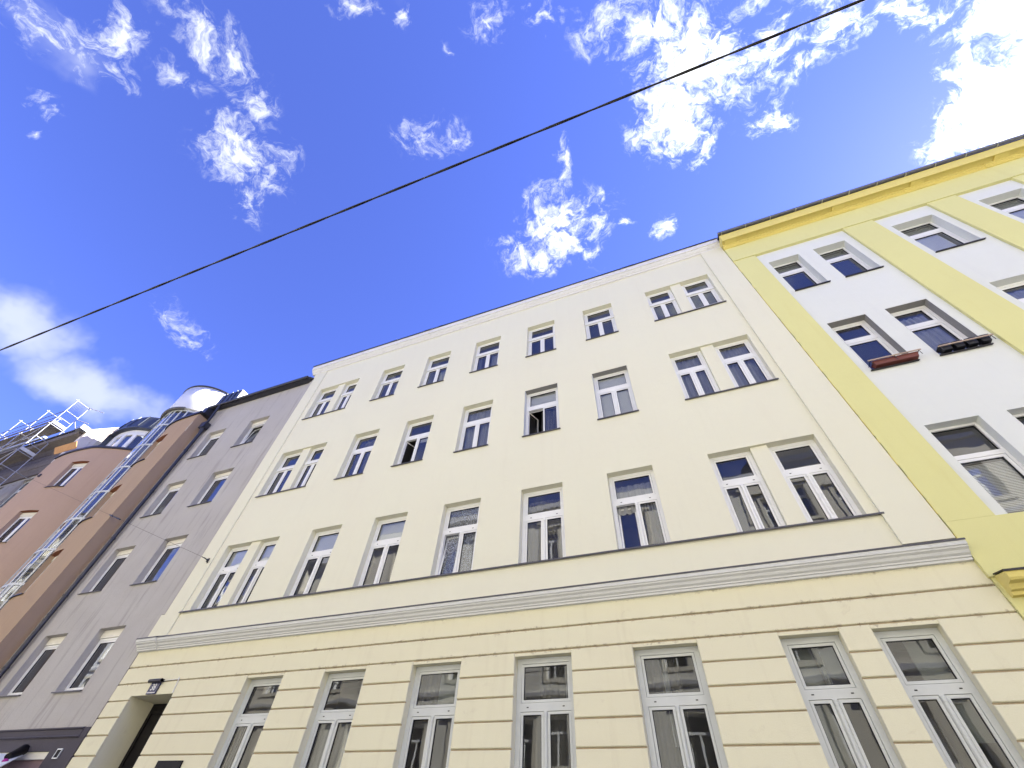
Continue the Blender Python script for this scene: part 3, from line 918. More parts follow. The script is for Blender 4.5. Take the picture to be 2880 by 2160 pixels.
for r, (zb, zt) in ROWS.items():
    for c, (a, b) in enumerate(COLS):
        parts = [(a, b)] if c not in (0, 6) else ([(a, -11.0), (-10.66, b)] if c == 0 else [(a, 1.79), (2.09, b)])
        for k, (xa, xb) in enumerate(parts):
            mat = M['frame']
            w = casement(cream, F0, xa, xb, zb, zt, REV, *TR[r], bar=(r == 3 or (r == 2 and c == 0)), colon=(r == 1), slots=(r == 1),
                         open_left=('side' if opened.get((r, c, k)) == 'both' else opened.get((r, c, k))), fill=spec.get((r, c, k), ()),
                         no_mullion=(opened.get((r, c, k)) == 'both'))
            last_win = w
            if (r, c, k) == (3, 6, 1):
                mb = MB()
                mb.tube((xa + 0.03, 0.06, zb + 0.16), (xb - 0.06, 0.06, zb + 0.16), 0.008)
                for x in (xa + 0.03, xb - 0.06): mb.tube((x, 0.06, zb + 0.16), (x, 0.06, zb + 0.04), 0.008)
                mb.build('guard_bar', M['steel_bar'], cream)
for c, (a, b) in enumerate(COLS[1:6] + [(1.013, 1.769), (2.15, 2.913)]):
    casement(cream, F0, a, b, 1.76, 4.076, 0.150, 3.462, 3.352, colon=True, slots=True, fill=spec.get((0, c + 1, 0), ()), fw=0.078, mats=('frame_grey',), pane='glass_low')
for a, b in COLS[1:6] + [(1.013, 1.769), (2.15, 2.913)]:
    sill(cream, a, b, 1.75, 0.15, M['sheet'], flat(0), out=0.05, over=0.0)
# bare grey lining in the two reveals that were never painted
for a, b in ((-2.996, -2.025), (-1.043, -0.091)):
    mb = MB()
    zb, zt = ROWS[2]
    mb.box(a + 0.002, b - 0.002, 0.004, REV - 0.002, zt - 0.007, zt - 0.002)
    mb.build('reveal_lining', M['bare_render'], cream)
    mb = MB()
    mb.box(a + 0.002, a + 0.007, 0.004, REV - 0.002, zb + 0.05, zt - 0.008); mb.box(b - 0.007, b - 0.002, 0.004, REV - 0.002, zb + 0.05, zt - 0.008)
    mb.build('reveal_lining', M['frame_grey'], cream)

# ------------------------------------------------------------------ the yellow and white house
yel = thing('apartment_building', (10, 0, 0), 'yellow and white apartment house with broad flat pilasters and heavy yellow cornice', 'building', HOUSES)
YX0, YX1 = 3.735, 15.6
PIL = [(YX0, 4.335), (6.66, 7.395), (8.70, 9.335), (10.57, 11.29), (13.6, 14.3)]
YR = {1: (5.36, 7.142), 2: (8.66, 10.443), 3: (12.01, 13.762)}
YC = [(4.515, 5.292), (5.672, 6.46), (7.585, 8.52), (9.52, 10.42), (11.5, 12.28), (12.65, 13.43), (14.5, 15.3)]
yops = [(a, b, *YR[r]) for r in YR for a, b in YC]
mb = MB(); wall_mesh(mb, YX0, YX1, 5.36, 15.2, yops, 0.24, flat(0.0))
mb.build('wall', M['white_plaster'], yel)
for a, b in PIL:
    mb = MB(); mb.box(a, b, -0.06, 0.02, 5.362, 14.288)
    mb.build('pilaster', M['yellow'], yel)
mb = MB(); mb.box(YX0, YX1, -0.06, 0.02, 4.55, 5.36)
mb.build('spandrel', M['yellow'], yel)
mb = MB(); z = 4.9
while z < 14.2:
    h = random.uniform(.03, .22); q = random.uniform(0.004, 0.014)
    if random.random() < .75: mb.box(YX0 - q, YX0 + 0.004, -0.058, -0.02, z, z + h)
    z += h
mb.build('joint_filler', M['yellow_trim'], yel, kind='stuff')
mb = MB(); mb.box(YX0 - 0.003, YX1, -0.085, 0.02, 14.290, 15.125)
mb.build('frieze', M['yellow'], yel)
mb = MB()
mb.extrude_x([(0.02, 15.12), (-0.10, 15.122), (-0.105, 15.15), (-0.125, 15.155), (-0.13, 15.19), (-0.17, 15.20), (-0.175, 15.255), (-0.345, 15.268), (-0.348, 15.205),
              (-0.372, 15.205), (-0.376, 15.26), (-0.388, 15.29), (-0.39, 15.40), (-0.40, 15.53), (0.02, 15.55)], YX0 - 0.02, YX1)
mb.build('cornice', M['yellow_trim'], yel)
for a, b in [(3.79, 4.12)] + [(x - 0.165, x + 0.165) for x in (6.98, 8.975, 10.93, 13.95)]:
    mb = MB(); mb.box(a, b, -0.335, -0.17, 15.215, 15.266)
    mb.build('bracket', M['yellow_trim'], yel)
for a, b in [(YX0 - 0.02, 4.36)] + [(x - 0.37, x + 0.37) for x in (7.03, 9.02, 10.93, 13.95)]:
    mb = MB(); mb.extrude_x([(-0.08, 15.118), (-0.122, 15.118), (-0.127, 15.148), (-0.147, 15.153), (-0.152, 15.188), (-0.19, 15.198), (-0.195, 15.252), (-0.08, 15.252)], a, b)
    mb.build('cornice_break', M['yellow_trim'], yel)
mb = MB()
n = 10
for k in range(1):
    prof = [(-0.455 + 0.055 * math.cos(math.pi + math.pi * j / n), 15.585 + 0.055 * math.sin(math.pi + math.pi * j / n)) for j in range(n + 1)]
    prof += [(-0.395, 15.61), (-0.40, 15.59)] + [(-0.455 + 0.048 * math.cos(-math.pi * j / n), 15.588 + 0.048 * math.sin(-math.pi * j / n)) for j in range(1, n)] + [(-0.503, 15.60)]
    mb.extrude_x(prof, YX0 - 0.06, YX1)
for x in [YX0 + 0.05 + 0.72 * i for i in range(17)]:
    mb.box(x, x + 0.022, -0.514, -0.39, 15.525, 15.60, 1)
    if random.random() < .5: mb.box(x + .3, x + .36, -0.44, -0.36, 15.60, 15.66)
mb.build('gutter', [M['gutter_pale'], M['zinc']], yel)
roof(yel, YX0 - 0.03, YX1, -0.38, 5.5, 11.5, 15.63, 19.8, M['roof_tile'], t=0.06)
shell(yel, YX0, YX1, 0.25, 11.4, 0, 15.6, M['far_sand'])
body(yel, YX0, YX1, 0.34, 11, 0, 15.5, (1.0, 4.8, 8.0, 11.4, 15.0), parts=(7.0, 9.0, 11.0, 13.9))
# ground floor of the yellow house
mb = MB(); mb.box(3.762, YX1, -0.03, 0.02, 0, 4.549)
mb.build('ground_floor_wall', M['yellow'], yel)
mb = MB()
mb.extrude_x([(-0.03, 4.28), (-0.10, 4.285), (-0.11, 4.325), (-0.16, 4.335), (-0.19, 4.39), (-0.28, 4.40), (-0.30, 4.425), (-0.305, 4.50), (-0.02, 4.56)], 3.80, YX1)
mb.build('string_course', M['yellow_trim'], yel)
mb = MB()
mb.extrude_x([(-0.05, 4.585), (-0.32, 4.522), (-0.323, 4.495), (-0.312, 4.495), (-0.31, 4.512), (-0.05, 4.57)], 3.79, YX1)
mb.build('flashing', M['sill_dark'], yel)
mb = MB()
mb.extrude_x([(-0.03, 4.17), (-0.12, 4.175), (-0.15, 4.21), (-0.16, 4.27), (-0.03, 4.278)], 3.98, YX1)
mb.box(3.98, 4.12, -0.12, -0.03, 0.0, 4.168)
mb.build('surround', M['yellow_trim'], yel)
YF = {1: 0.165, 2: 0.175, 3: 0.205}
yt = {1: (6.55, 6.465), 2: (9.86, 9.775), 3: (13.335, 13.205)}
yspec = {
    (3, 0): fills(('blind', BG, .1, .9, .75, .93, .12)), (3, 1): fills(('blind', BG, .1, .9, .75, .93, .12)),
    (3, 2): fills(('blind', BG, .08, .92, .72, .93, .12), ('blind', BL, .04, .80, .02, .70, .07)), (3, 3): fills(('blind', BG, .08, .92, .7, .93, .1), ('blind', BL, .04, .8, .02, .7, .07)),
    (2, 1): fills(('curtain', SH, .08, .80, .70, .88, .10), ('curtain', SH, .06, .84, .02, .62, .09)), (2, 2): fills(('curtain', SH, .06, .9, .02, .9, .1)),
    (1, 0): fills(('slats', BL, .08, .92, .10, .58, .09)), (1, 1): fills(('slats', BL, .08, .92, .4, .58, .09)),
}
for r, (zb, zt) in YR.items():
    for c, (a, b) in enumerate(YC):
        casement(yel, F0, a, b, zb, zt, YF[r], *yt[r], lower='single', fill=yspec.get((r, c), ()), mats=('frame',), fw=0.07 if r == 2 else 0.045, sw=0.05, top_fixed=(r != 2))
        sill(yel, a, b, zb, YF[r], M['sill_dark'], flat(0), out=0.05, over=0.02, th=0.02)
# grey bare reveals of the middle row
for a, b in YC[:2]:
    zb, zt = YR[2]
    mb = MB()
    mb.box(a + 0.002, b - 0.002, 0.004, YF[2] - 0.002, zt - 0.006, zt - 0.002)
    mb.box(a + 0.002, a + 0.006, 0.004, YF[2] - 0.002, zb + 0.05, zt - 0.007); mb.box(b - 0.006, b - 0.002, 0.004, YF[2] - 0.002, zb + 0.05, zt - 0.007)
    mb.build('reveal_lining', M['bare_render'], yel)

# planters on the sills of the yellow house
box = thing('flower_box', (4.97, -0.1, 8.70), 'dull red flower box behind a wooden rail on the yellow house sill', 'flower box')
mb = MB()
x0, x1, y0, y1, z0, z1 = 4.58, 5.34, -0.13, 0.03, 8.700, 8.795
mb.add([(x0 + .02, y0 + .02, z0), (x1 - .02, y0 + .02, z0), (x1 - .02, y1 - .02, z0), (x0 + .02, y1 - .02, z0), (x0, y0, z1), (x1, y0, z1), (x1, y1, z1), (x0, y1, z1)],
       [(0, 3, 2, 1), (0, 1, 5, 4), (1, 2, 6, 5), (2, 3, 7, 6), (3, 0, 4, 7)])
mb.add([(x0, y0, z1 - .03), (x1, y0, z1 - .03), (x1, y1, z1 - .03), (x0, y1, z1 - .03)], [(0, 1, 2, 3)])
ring(mb, lambda a, d, b: (a, b, z1 - .012 + d), x0 - .008, x1 + .008, y0 - .008, y1 + .008, .018, 0, .012)
mb.build('tub', M['flower_box'], box)


def rail(x0, x1, z, label):
    t = thing('window_rail', ((x0 + x1) / 2, -0.18, z), label, 'railing')
    mb = MB(); mb.box(x0, x1, -0.165, -0.148, z, z + 0.024)
    mb.build('bar', M['wood_rail'], t)
    for x in (x0 + 0.03, (x0 + x1) / 2, x1 - 0.04):
        mb = MB(); mb.box(x, x + 0.010, -0.147, -0.14, z - 0.11, z + 0.022); mb.box(x, x + 0.010, -0.139, 0.12, z + 0.004, z + 0.012)
        mb.build('bracket', M['sill_dark'], t)


rail(4.50, 5.40, 8.80, 'worn wooden rail in front of the dull red flower box')
rail(5.66, 6.53, 8.765, 'worn wooden rail across the row of black flower pots')
pots = []
POS = ['black square flower pot at the yellow pilaster end of its row', 'black flower pot second from the yellow pilaster behind the rail',
       'black flower pot third from the yellow pilaster behind the rail', 'black flower pot at the far end next to the dull red box']
for i in range(4):
    x = 5.80 + 0.205 * i
    t = thing('flower_pot', (x, -0.09, 8.71), POS[3 - i], 'flower pot', 'black flower pots on a sill of the yellow house')
    mb = MB()
    for (za, zb, ra, rb) in ((8.700, 8.815, 0.070, 0.086), (8.815, 8.845, 0.094, 0.096)):
        vs = []
        for z, r in ((za, ra), (zb, rb)):
            for k in range(12):
                a = 2 * math.pi * (k + .5) / 12
                q = 1 / max(abs(math.cos(a)), abs(math.sin(a))) ** 0.75
                vs.append((x + r * q * math.cos(a), -0.04 + r * q * math.sin(a), z))
        mb.add(vs, [(k, (k + 1) % 12, 12 + (k + 1) % 12, 12 + k) for k in range(12)])
        mb.add(vs, [tuple(range(12))[::-1]])
    mb.build('tub', M['pot_black'], t)
    mb = MB(); mb.lathe((x, -0.04), [(0.0, 8.83), (0.088, 8.83)], 12)
    mb.build('soil', M['earth'], t)

# ------------------------------------------------------------------ the grey house
gre = thing('apartment_building', (-15.5, 0, 0), 'grey roughcast apartment house with dark eaves and a slate coloured shop floor', 'building', HOUSES)
GX0, GX1 = -18.2, -12.778
GC = [(-17.31, -16.32), (-15.01, -13.98)]
GR = [(4.10, 5.52), (6.69, 8.13), (9.31, 10.73), (11.94, 13.355)]
gops = [(a, b, *q) for q in GR for a, b in GC]
mb = MB(); wall_mesh(mb, GX0, GX1, 3.36, 14.95, gops, 0.22, flat(0.0))
mb.build('wall', M['grey'], gre)
mb = MB(); mb.box(-12.777, -12.658, -0.036, 0.01, 5.65, 14.95)
mb.build('insulation_edge', M['grey'], gre)
mb = MB()
wall_mesh(mb, GX0, GX1, 0.0, 3.19, [(-16.6, -13.64, 0.9, 2.975)], 0.16, flat(-0.01))
mb.build('shop_wall', M['slate_plaster'], gre)
mb = MB(); mb.extrude_x([(0.01, 3.19), (-0.03, 3.192), (-0.05, 3.21), (-0.03, 3.235), (-0.03, 3.33), (-0.06, 3.345), (-0.06, 3.368), (0.01, 3.385)], GX0, -12.95)
mb.build('ledge', M['slate_plaster'], gre)
mb = MB(); mb.box(-12.95, GX1, -0.02, 0.01, 3.19, 3.37)
mb.build('ledge_end', M['slate_plaster'], gre)
mb = MB(); mb.box(-16.59, -13.65, 0.02, 0.14, 2.845, 2.97)
shopw = mb.build('window', M['shutter_box'], gre)
mb = MB(); mb.box(-16.59, -13.65, 0.06, 0.14, 2.70, 2.842)
mb.build('lintel', paint('mauve_panel', (0.23, 0.16, 0.17), 0.7), shopw)
mb = MB(); ring(mb, flat(0.0), -16.59, -13.65, 0.92, 2.698, 0.07, 0.08, 0.14)
mb.build('frame', M['shutter_box'], shopw)
mb = MB(); mb.quad((-16.52, 0.12, 0.99), (-13.72, 0.12, 0.99), (-13.72, 0.12, 2.63), (-16.52, 0.12, 2.63))
mb.build('pane', M['glass'], shopw)
gfill = {(0, 1): fills(('curtain', SH, .5, .94, .45, .85, .1)), (1, 0): fills(('curtain', CG, .1, .9, .02, .9, .3)), (3, 0): fills(('blind', BG, .1, .92, .02, .3, .1)),
         (2, 0): fills(('blind', BG, .1, .92, .02, .4, .1))}
for j, (zb, zt) in enumerate(GR):
    for i, (a, b) in enumerate(GC):
        bh = 0.20 if j == 0 else 0.155
        w = casement(gre, F0, a, b, zb, zt - bh, 0.175, None, None, lower='single', fw=0.055, sw=0.045, fill=gfill.get((j, i), ()), mats=('frame',),
                     open_left=('low_tilt' if (j, i) == (3, 1) else None))
        mb = MB(); mb.box(a + 0.003, b - 0.003, 0.145, 0.25, zt - bh + 0.001, zt - 0.003)
        mb.build('shutter_box', M['shutter_box'], w)
        sill(gre, a, b, zb - 0.02, 0.175, M['sheet'], flat(0), out=0.05, over=0.02, th=0.018)
mb = MB()
mb.box(GX0 - 0.05, -12.72, -0.20, 0.0, 14.93, 14.985)
n = 10
prof = [(-0.235 + 0.065 * math.cos(math.pi + math.pi * j / n), 15.02 + 0.065 * math.sin(math.pi + math.pi * j / n)) for j in range(n + 1)]
mb.extrude_x(prof + [(-0.17, 15.07), (-0.30, 15.05)], GX0 - 0.2, -12.74)
mb.build('eaves', M['gutter'], gre)
roof(gre, GX0, -12.72, -0.2, 5.5, 11.5, 15.09, 18.6, M['roof_tile'])
shell(gre, GX0, GX1, 0.25, 11.4, 0, 15.0, M['far_sand'])
body(gre, GX0, GX1, 0.26, 11, 0, 14.95, (0.9, 3.3, 6.0, 8.6, 11.3, 14.3), parts=(-15.7,))
# dormer with seamed front and white flank
mb = MB()
mb.poly_prism([(-18.8, 15.1), (-17.52, 15.1), (-17.52, 16.27), (-18.75, 16.27)], 0.03, 3.5)
for x in (-18.45, -18.1, -17.8): mb.box(x, x + 0.025, 0.0, 0.032, 15.15, 16.28)
mb.build('dormer', M['seam_metal'], gre)
mb = MB(); mb.box(-17.519, -17.46, 0.045, 3.4, 15.15, 16.255)
mb.build('dormer_flank', M['tower_white'], gre)
# downpipe with hopper
mb = MB()
mb.tube((-17.74, -0.11, 13.35), (-17.74, -0.11, 0.1), 0.062, 14)
for z in (12.4, 10.4, 8.5, 6.6, 4.7, 2.8): mb.tube((-17.74, -0.11, z), (-17.74, -0.11, z + 0.06), 0.073, 14)
mb.tube((-17.74, -0.11, 13.34), (-17.76, -0.13, 13.62), 0.066, 12, 0, 0.10)
mb.box(-17.92, -17.62, -0.26, -0.02, 13.62, 13.92)
mb.path([(-17.78, -0.14, 13.9), (-17.78, -0.16, 14.25), (-17.72, -0.20, 14.6), (-17.70, -0.22, 14.98)], 0.05, 12)
mb.build('downpipe', M['gutter'], gre)
mb = MB(); mb.box(-18.28, -18.0, -0.42, -0.05, 14.42, 14.78)
mb.build('roof_hopper', M['gutter'], gre)

# ------------------------------------------------------------------ the brown house with its bowed fronts, stair glazing and drum
bro = thing('apartment_building', (-23, 0, 0), 'brown apartment house with bowed fronts, a tall glazed strip and white roof drum', 'building', HOUSES)


class Plan:
    def __init__(self, pts):
        # smooth the drawn plan line
        self.p = [Vector((*q, 0)) for q in pts]
        self.s = [0.0]
        for a, b in zip(self.p, self.p[1:]): self.s.append(self.s[-1] + (b - a).length)

    def at(self, s):
        s = min(max(s, 0), self.s[-1] - 1e-6)
        for i in range(len(self.p) - 1):
            if s <= self.s[i + 1]:
                t = (s - self.s[i]) / (self.s[i + 1] - self.s[i])
                return self.p[i].lerp(self.p[i + 1], t), (self.p[i + 1] - self.p[i]).normalized()

    def T(self, s, d, z):
        q, t = self.at(s)
        n = Vector((-t.y, t.x, 0))       # into the house when the line runs towards +x
        q = q + n * d
        return (q.x, q.y, z)

    def s_of_x(self, x):
        for i in range(len(self.p) - 1):
            if self.p[i].x <= x <= self.p[i + 1].x:
                return self.s[i] + (x - self.p[i].x) / (self.p[i + 1].x - self.p[i].x) * (self.s[i + 1] - self.s[i])


def smooth(pts, n=4):
    out = []
    P_ = [Vector(p) for p in pts]
    for i in range(len(P_) - 1):
        p0, p1, p2, p3 = P_[max(i - 1, 0)], P_[i], P_[i + 1], P_[min(i + 2, len(P_) - 1)]
        for k in range(n):
            t = k / n
            out.append(0.5 * ((2 * p1) + (-p0 + p2) * t + (2 * p0 - 5 * p1 + 4 * p2 - p3) * t * t + (-p0 + 3 * p1 - 3 * p2 + p3) * t ** 3))
    out.append(P_[-1])
    return [(v.x, v.y) for v in out]


red_plan = Plan(smooth([(-28.2, -0.42), (-27.4, -0.49), (-26.6, -0.50), (-25.8, -0.45), (-25.2, -0.36), (-24.6, -0.12), (-24.1, 0.10), (-23.6, 0.37), (-23.05, 0.68)]))
och_plan = Plan(smooth([(-20.70, -0.02), (-20.55, -0.20), (-20.0, -0.37), (-19.4, -0.44), (-18.8, -0.46), (-18.21, -0.46)]))
BT = 14.43
BR = [(1.4, 2.9), (4.05, 5.55), (6.74, 8.24), (9.43, 10.90), (12.11, 13.56)]


def bowed(plan, xa, xb, name, mat):
    sa, sb = plan.s_of_x(xa), plan.s_of_x(xb)
    o = [(sa, sb, zb, zt) for zb, zt in BR]
    mb = MB()
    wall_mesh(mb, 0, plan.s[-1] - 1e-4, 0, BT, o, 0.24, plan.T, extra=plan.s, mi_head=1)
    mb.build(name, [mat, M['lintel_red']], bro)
    # windows sit on the straight chord of the opening
    A, Bq = Vector(plan.T(sa, 0, 0)), Vector(plan.T(sb, 0, 0))
    u = (Bq - A).normalized(); nrm = Vector((-u.y, u.x, 0)); W = (Bq - A).length
    T = lambda x, d, z: tuple(A + u * x + nrm * d + Vector((0, 0, z)))
    for zb, zt in BR:
        w = casement(bro, T, 0.0, W, zb, zt - 0.17, 0.16, None, None, lower='double', fw=0.05, sw=0.04)
        mb = MB(); mb.box(0.003, W - 0.003, 0.13, 0.23, zt - 0.168, zt - 0.003, 0, T)
        mb.build('shutter_box', M['shutter_box'], w)
        mb = MB()
        k = 8
        vs = []
        for i in range(k + 1):
            s = sa - 0.03 + (sb - sa + 0.06) * i / k
            vs += [plan.T(s, -0.06, zb - 0.03), plan.T(s, -0.06, zb + 0.0), plan.T(s, 0.17, zb + 0.02)]
        mb.add(vs, [(3 * i + j, 3 * i + 3 + j, 3 * i + 4 + j, 3 * i + 1 + j) for i in range(k) for j in (0, 1)])
        mb.build('sill', M['sill_dark'], bro)
    # dark capping along the wall head
    mb = MB()
    vs = []
    m_ = 40
    for i in range(m_ + 1):
        s = plan.s[-1] * i / m_
        vs += [plan.T(s, -0.07, BT - 0.07), plan.T(s, -0.07, BT + 0.03), plan.T(s, 0.35, BT + 0.10), plan.T(s, 0.02, BT - 0.07)]
    mb.add(vs, [(4 * i + j, 4 * i + 4 + j, 4 * i + 4 + (j + 1) % 4, 4 * i + (j + 1) % 4) for i in range(m_) for j in range(4)])
    mb.build('capping', M['gutter'], bro)


bowed(red_plan, -25.80, -24.85, 'bowed_wall', M['rust'])
bowed(och_plan, -20.42, -19.40, 'bowed_wall', M['ochre'])
mb = MB()
mb.quad((-18.2, -0.46, 0), (-18.2, 0.3, 0), (-18.2, 0.3, BT), (-18.2, -0.46, BT))
mb.build('side_wall', M['ochre'], bro)
mb = MB(); mb.box(-18.22, -18.12, -0.53, 0.1, BT - 0.05, BT + 0.06)
mb.build('capping', M['gutter'], bro)
for z in (13.05, 10.45):
    mb = MB(); mb.box(-27.55, -27.47, -0.56, -0.49, z, z + 0.16); mb.tube((-27.51, -0.56, z + .05), (-27.51, -0.60, z + .05), 0.02)
    mb.build('anchor_plate', M['sheet'], bro)
# glazed stair bay: facets of a cylinder
CX, CY, CR = -21.5, 1.3, 1.55
mb = MB(); gl = []
ANG = [-109, -88.5, -80, -68, -57, -45]
pt = lambda a, r, z: (CX + r * math.cos(R(a)), CY + r * math.sin(R(a)), z)
TZ = [15.82, 14.86, 13.61, 12.36, 11.10, 9.86, 8.60, 7.36, 6.1, 4.85, 3.6, 2.35, 0.9]
for a in ANG:
    r = CR
    w = 1.15
    vs = [pt(a - w, r, 0.9), pt(a + w, r, 0.9), pt(a + w, r - 0.04, 0.9), pt(a - w, r - 0.04, 0.9)]
    vs += [(x, y, 15.9) for x, y, _ in vs]
    mb.add(vs, [(0, 1, 5, 4), (1, 2, 6, 5), (2, 3, 7, 6), (3, 0, 4, 7)])
for z in TZ:
    for a, b in zip(ANG, ANG[1:]):
        vs = [pt(a, CR + 0.004, z - 0.04), pt(b, CR + 0.004, z - 0.04), pt(b, CR - 0.04, z - 0.04), pt(a, CR - 0.04, z - 0.04)]
        vs += [(x, y, z + 0.04) for x, y, _ in vs]
        mb.add(vs, [(0, 1, 5, 4), (4, 5, 6, 7), (3, 2, 1, 0)])
bay = mb.build('glazed_strip', M['frame_grey'], bro)
for z0, z1 in zip(TZ[1:], TZ):
    for a, b in zip(ANG, ANG[1:]):
        mb = MB(); mb.quad(pt(a, CR - 0.015, z0), pt(b, CR - 0.015, z0), pt(b, CR - 0.015, z1), pt(a, CR - 0.015, z1))
        mb.build('pane', M['glass'], bay)
mb = MB(); mb.lathe((CX, CY), [(CR - 0.10, 0.5), (CR - 0.10, 15.9)], 48, 0, -150, 30)
mb.build('stair_wall', M['interior_dark'], bro)
# drum on the roof
mb = MB()
mb.lathe((CX, CY), [(1.64, 15.9), (1.64, 17.5), (1.2, 17.55), (0.0, 17.6)], 64)
mb.lathe((CX, CY), [(1.58, 14.2), (1.58, 15.9)], 48, 0, -46, 250)
mb.lathe((CX, CY), [(1.45, 15.86), (1.64, 15.90)], 64)
drum = mb.build('roof_drum', M['tower_white'], bro)
mb = MB()
mb.lathe((CX, CY), [(1.63, 17.47), (1.68, 17.47), (1.68, 17.545), (1.5, 17.6), (0.0, 17.72)], 64)
mb.build('rim', M['gutter'], drum)
mb = MB()
mb.lathe((CX, CY), [(1.60, 15.80), (1.70, 15.80), (1.70, 15.91), (1.63, 15.93)], 64, 0, -150, -62)
mb.build('ring', M['sheet'], drum)
# roofs
mb = MB()
mb.extrude_x([(0.6, BT + 0.05), (5.5, 17.9), (11.4, BT), (11.4, 0), (3.6, 0), (3.6, BT - 0.2), (0.6, BT - 0.2)], -28.2, -18.22)
mb.build('roof', M['roof_tile'], bro)
for (xa, xb) in ((-28.15, -24.3), (-20.6, -18.25)):
    mb = MB(); mb.box(xa, xb, 0.40, 0.6, 0, BT)
    for z in (3.6, 6.3, 8.9, 11.6, 14.2): mb.box(xa, xb, 0.12 if xa > -22 else 0.2, 0.40, z - .1, z + .1)
    mb.build('interior', M['interior_dark'], bro)
# curved dormer over the bowed front
dplan = Plan(smooth([(-27.3, 0.42), (-26.6, 0.30), (-25.9, 0.30), (-25.3, 0.42), (-24.7, 0.75), (-24.0, 1.25), (-23.4, 1.8)]))
mb = MB()
wall_mesh(mb, 0.05, dplan.s[-1] - 0.1, 14.4, 16.35, [(0.75 + 0.72 * k, 0.75 + 0.72 * k + 0.52, 14.75, 16.02) for k in range(4)], 0.08, lambda s, d, z: dplan.T(s, d + 0.06, z), extra=dplan.s)
dorm = mb.build('curved_dormer', M['frame'], bro)
for k in range(4):
    mb = MB(); a = 0.75 + 0.72 * k
    mb.quad(dplan.T(a, .12, 14.75), dplan.T(a + .52, .12, 14.75), dplan.T(a + .52, .12, 16.02), dplan.T(a, .12, 16.02))
    mb.build('pane', M['glass'], dorm)
mb = MB(); m_ = 30; vs = []
for i in range(m_ + 1):
    s = dplan.s[-1] * i / m_
    vs += [dplan.T(s, 0.08, 16.34), dplan.T(s, -0.16, 16.36), dplan.T(s, -0.17, 16.44), dplan.T(s, 0.02, 17.30), dplan.T(s, 3.2, 17.7)]
mb.add(vs, [(5 * i + j, 5 * i + 5 + j, 5 * i + 6 + j, 5 * i + 1 + j) for i in range(m_) for j in range(4)])
for i in range(2, m_, 4):
    s = dplan.s[-1] * i / m_
    mb.add([dplan.T(s - .014, -0.175, 16.45), dplan.T(s + .014, -0.175, 16.45), dplan.T(s + .014, 0.01, 17.32), dplan.T(s - .014, 0.01, 17.32),
            dplan.T(s - .014, -0.21, 16.47), dplan.T(s + .014, -0.21, 16.47), dplan.T(s + .014, -0.03, 17.33), dplan.T(s - .014, -0.03, 17.33)],
           [(4, 5, 6, 7), (0, 1, 5, 4), (1, 2, 6, 5), (3, 0, 4, 7)])
mb.build('dormer_roof', M['seam_metal'], dorm)
mb = MB()
mb.poly_prism([(0, 0)] * 3, 0, 0) if False else None
mb.add([(-27.34, 0.25, 14.45), (-27.24, 0.25, 14.45), (-27.24, 3.2, 14.45), (-27.34, 3.2, 14.45), (-27.34, 0.22, 16.40), (-27.24, 0.22, 16.40), (-27.24, 0.70, 17.3), (-27.34, 0.70, 17.3), (-27.34, 3.2, 17.5), (-27.24, 3.2, 17.5)],
       [(0, 4, 7, 8, 3), (1, 2, 9, 6, 5), (0, 1, 5, 4), (4, 5, 6, 7), (7, 6, 9, 8)])
mb.build('dormer_cheek', M['seam_metal'], dorm)

# ------------------------------------------------------------------ the house under repair and its scaffold
old = thing('apartment_building', (-38, 0, 0), 'worn grey house under repair standing behind the scaffold', 'building', HOUSES)
OX0, OX1 = -52.0, -28.22
oops = [(x, x + 1.05, zb, zb + 1.8) for x in (-31.2, -33.9, -36.6, -39.3, -42, -44.7) for zb in (12.3, 9.2, 6.1, 3.0)]
mb = MB(); wall_mesh(mb, OX0, OX1, 0, 16.0, oops, 0.2, flat(0.10))
mb.build('wall', M['old_plaster'], old)
mb = MB(); mb.box(-29.05, OX1, 0.02, 0.11, 0, 15.9)
mb.build('corner_strip', M['cornice_white'], old)
mb = MB()
for k in range(5):
    mb.box(OX0, -29.06, 0.02 + 0.004 * (k % 2), 0.098, 14.25 + 0.31 * k, 14.25 + 0.31 * k + 0.295)
mb.build('boarding', M['plank'], old)
for a, b, c, d in oops:
    w = casement(old, F0, a, b, c, d, 0.22, d - .6, d - .7, mats=('frame_grey',), fw=0.06)
mb = MB(); mb.extrude_x([(0.12, 15.75), (0.0, 15.78), (-0.15, 16.0), (-0.55, 16.15), (-0.60, 16.35), (0.12, 16.4)], OX0, -28.5)
mb.build('eaves', M['plank'], old)
mb = MB()
n = 10
mb.extrude_x([(-0.72 + 0.09 * math.cos(math.pi + math.pi * j / n), 16.62 + 0.09 * math.sin(math.pi + math.pi * j / n)) for j in range(n + 1)] + [(-0.63, 16.66), (-0.81, 16.66)], OX0, -31.6)
mb.build('gutter', M['zinc'], old)
roof(old, OX0, -28.6, -0.6, 5.5, 11.5, 16.6, 20.0, M['roof_tile'])
shell(old, OX0, OX1, 0.3, 11.4, 0, 16.3, M['far_sand'])
body(old, OX0, OX1, 0.40, 11, 0, 16.0, (2.8, 6.1, 9.4, 12.7, 15.6), mat=M['interior_dark'])
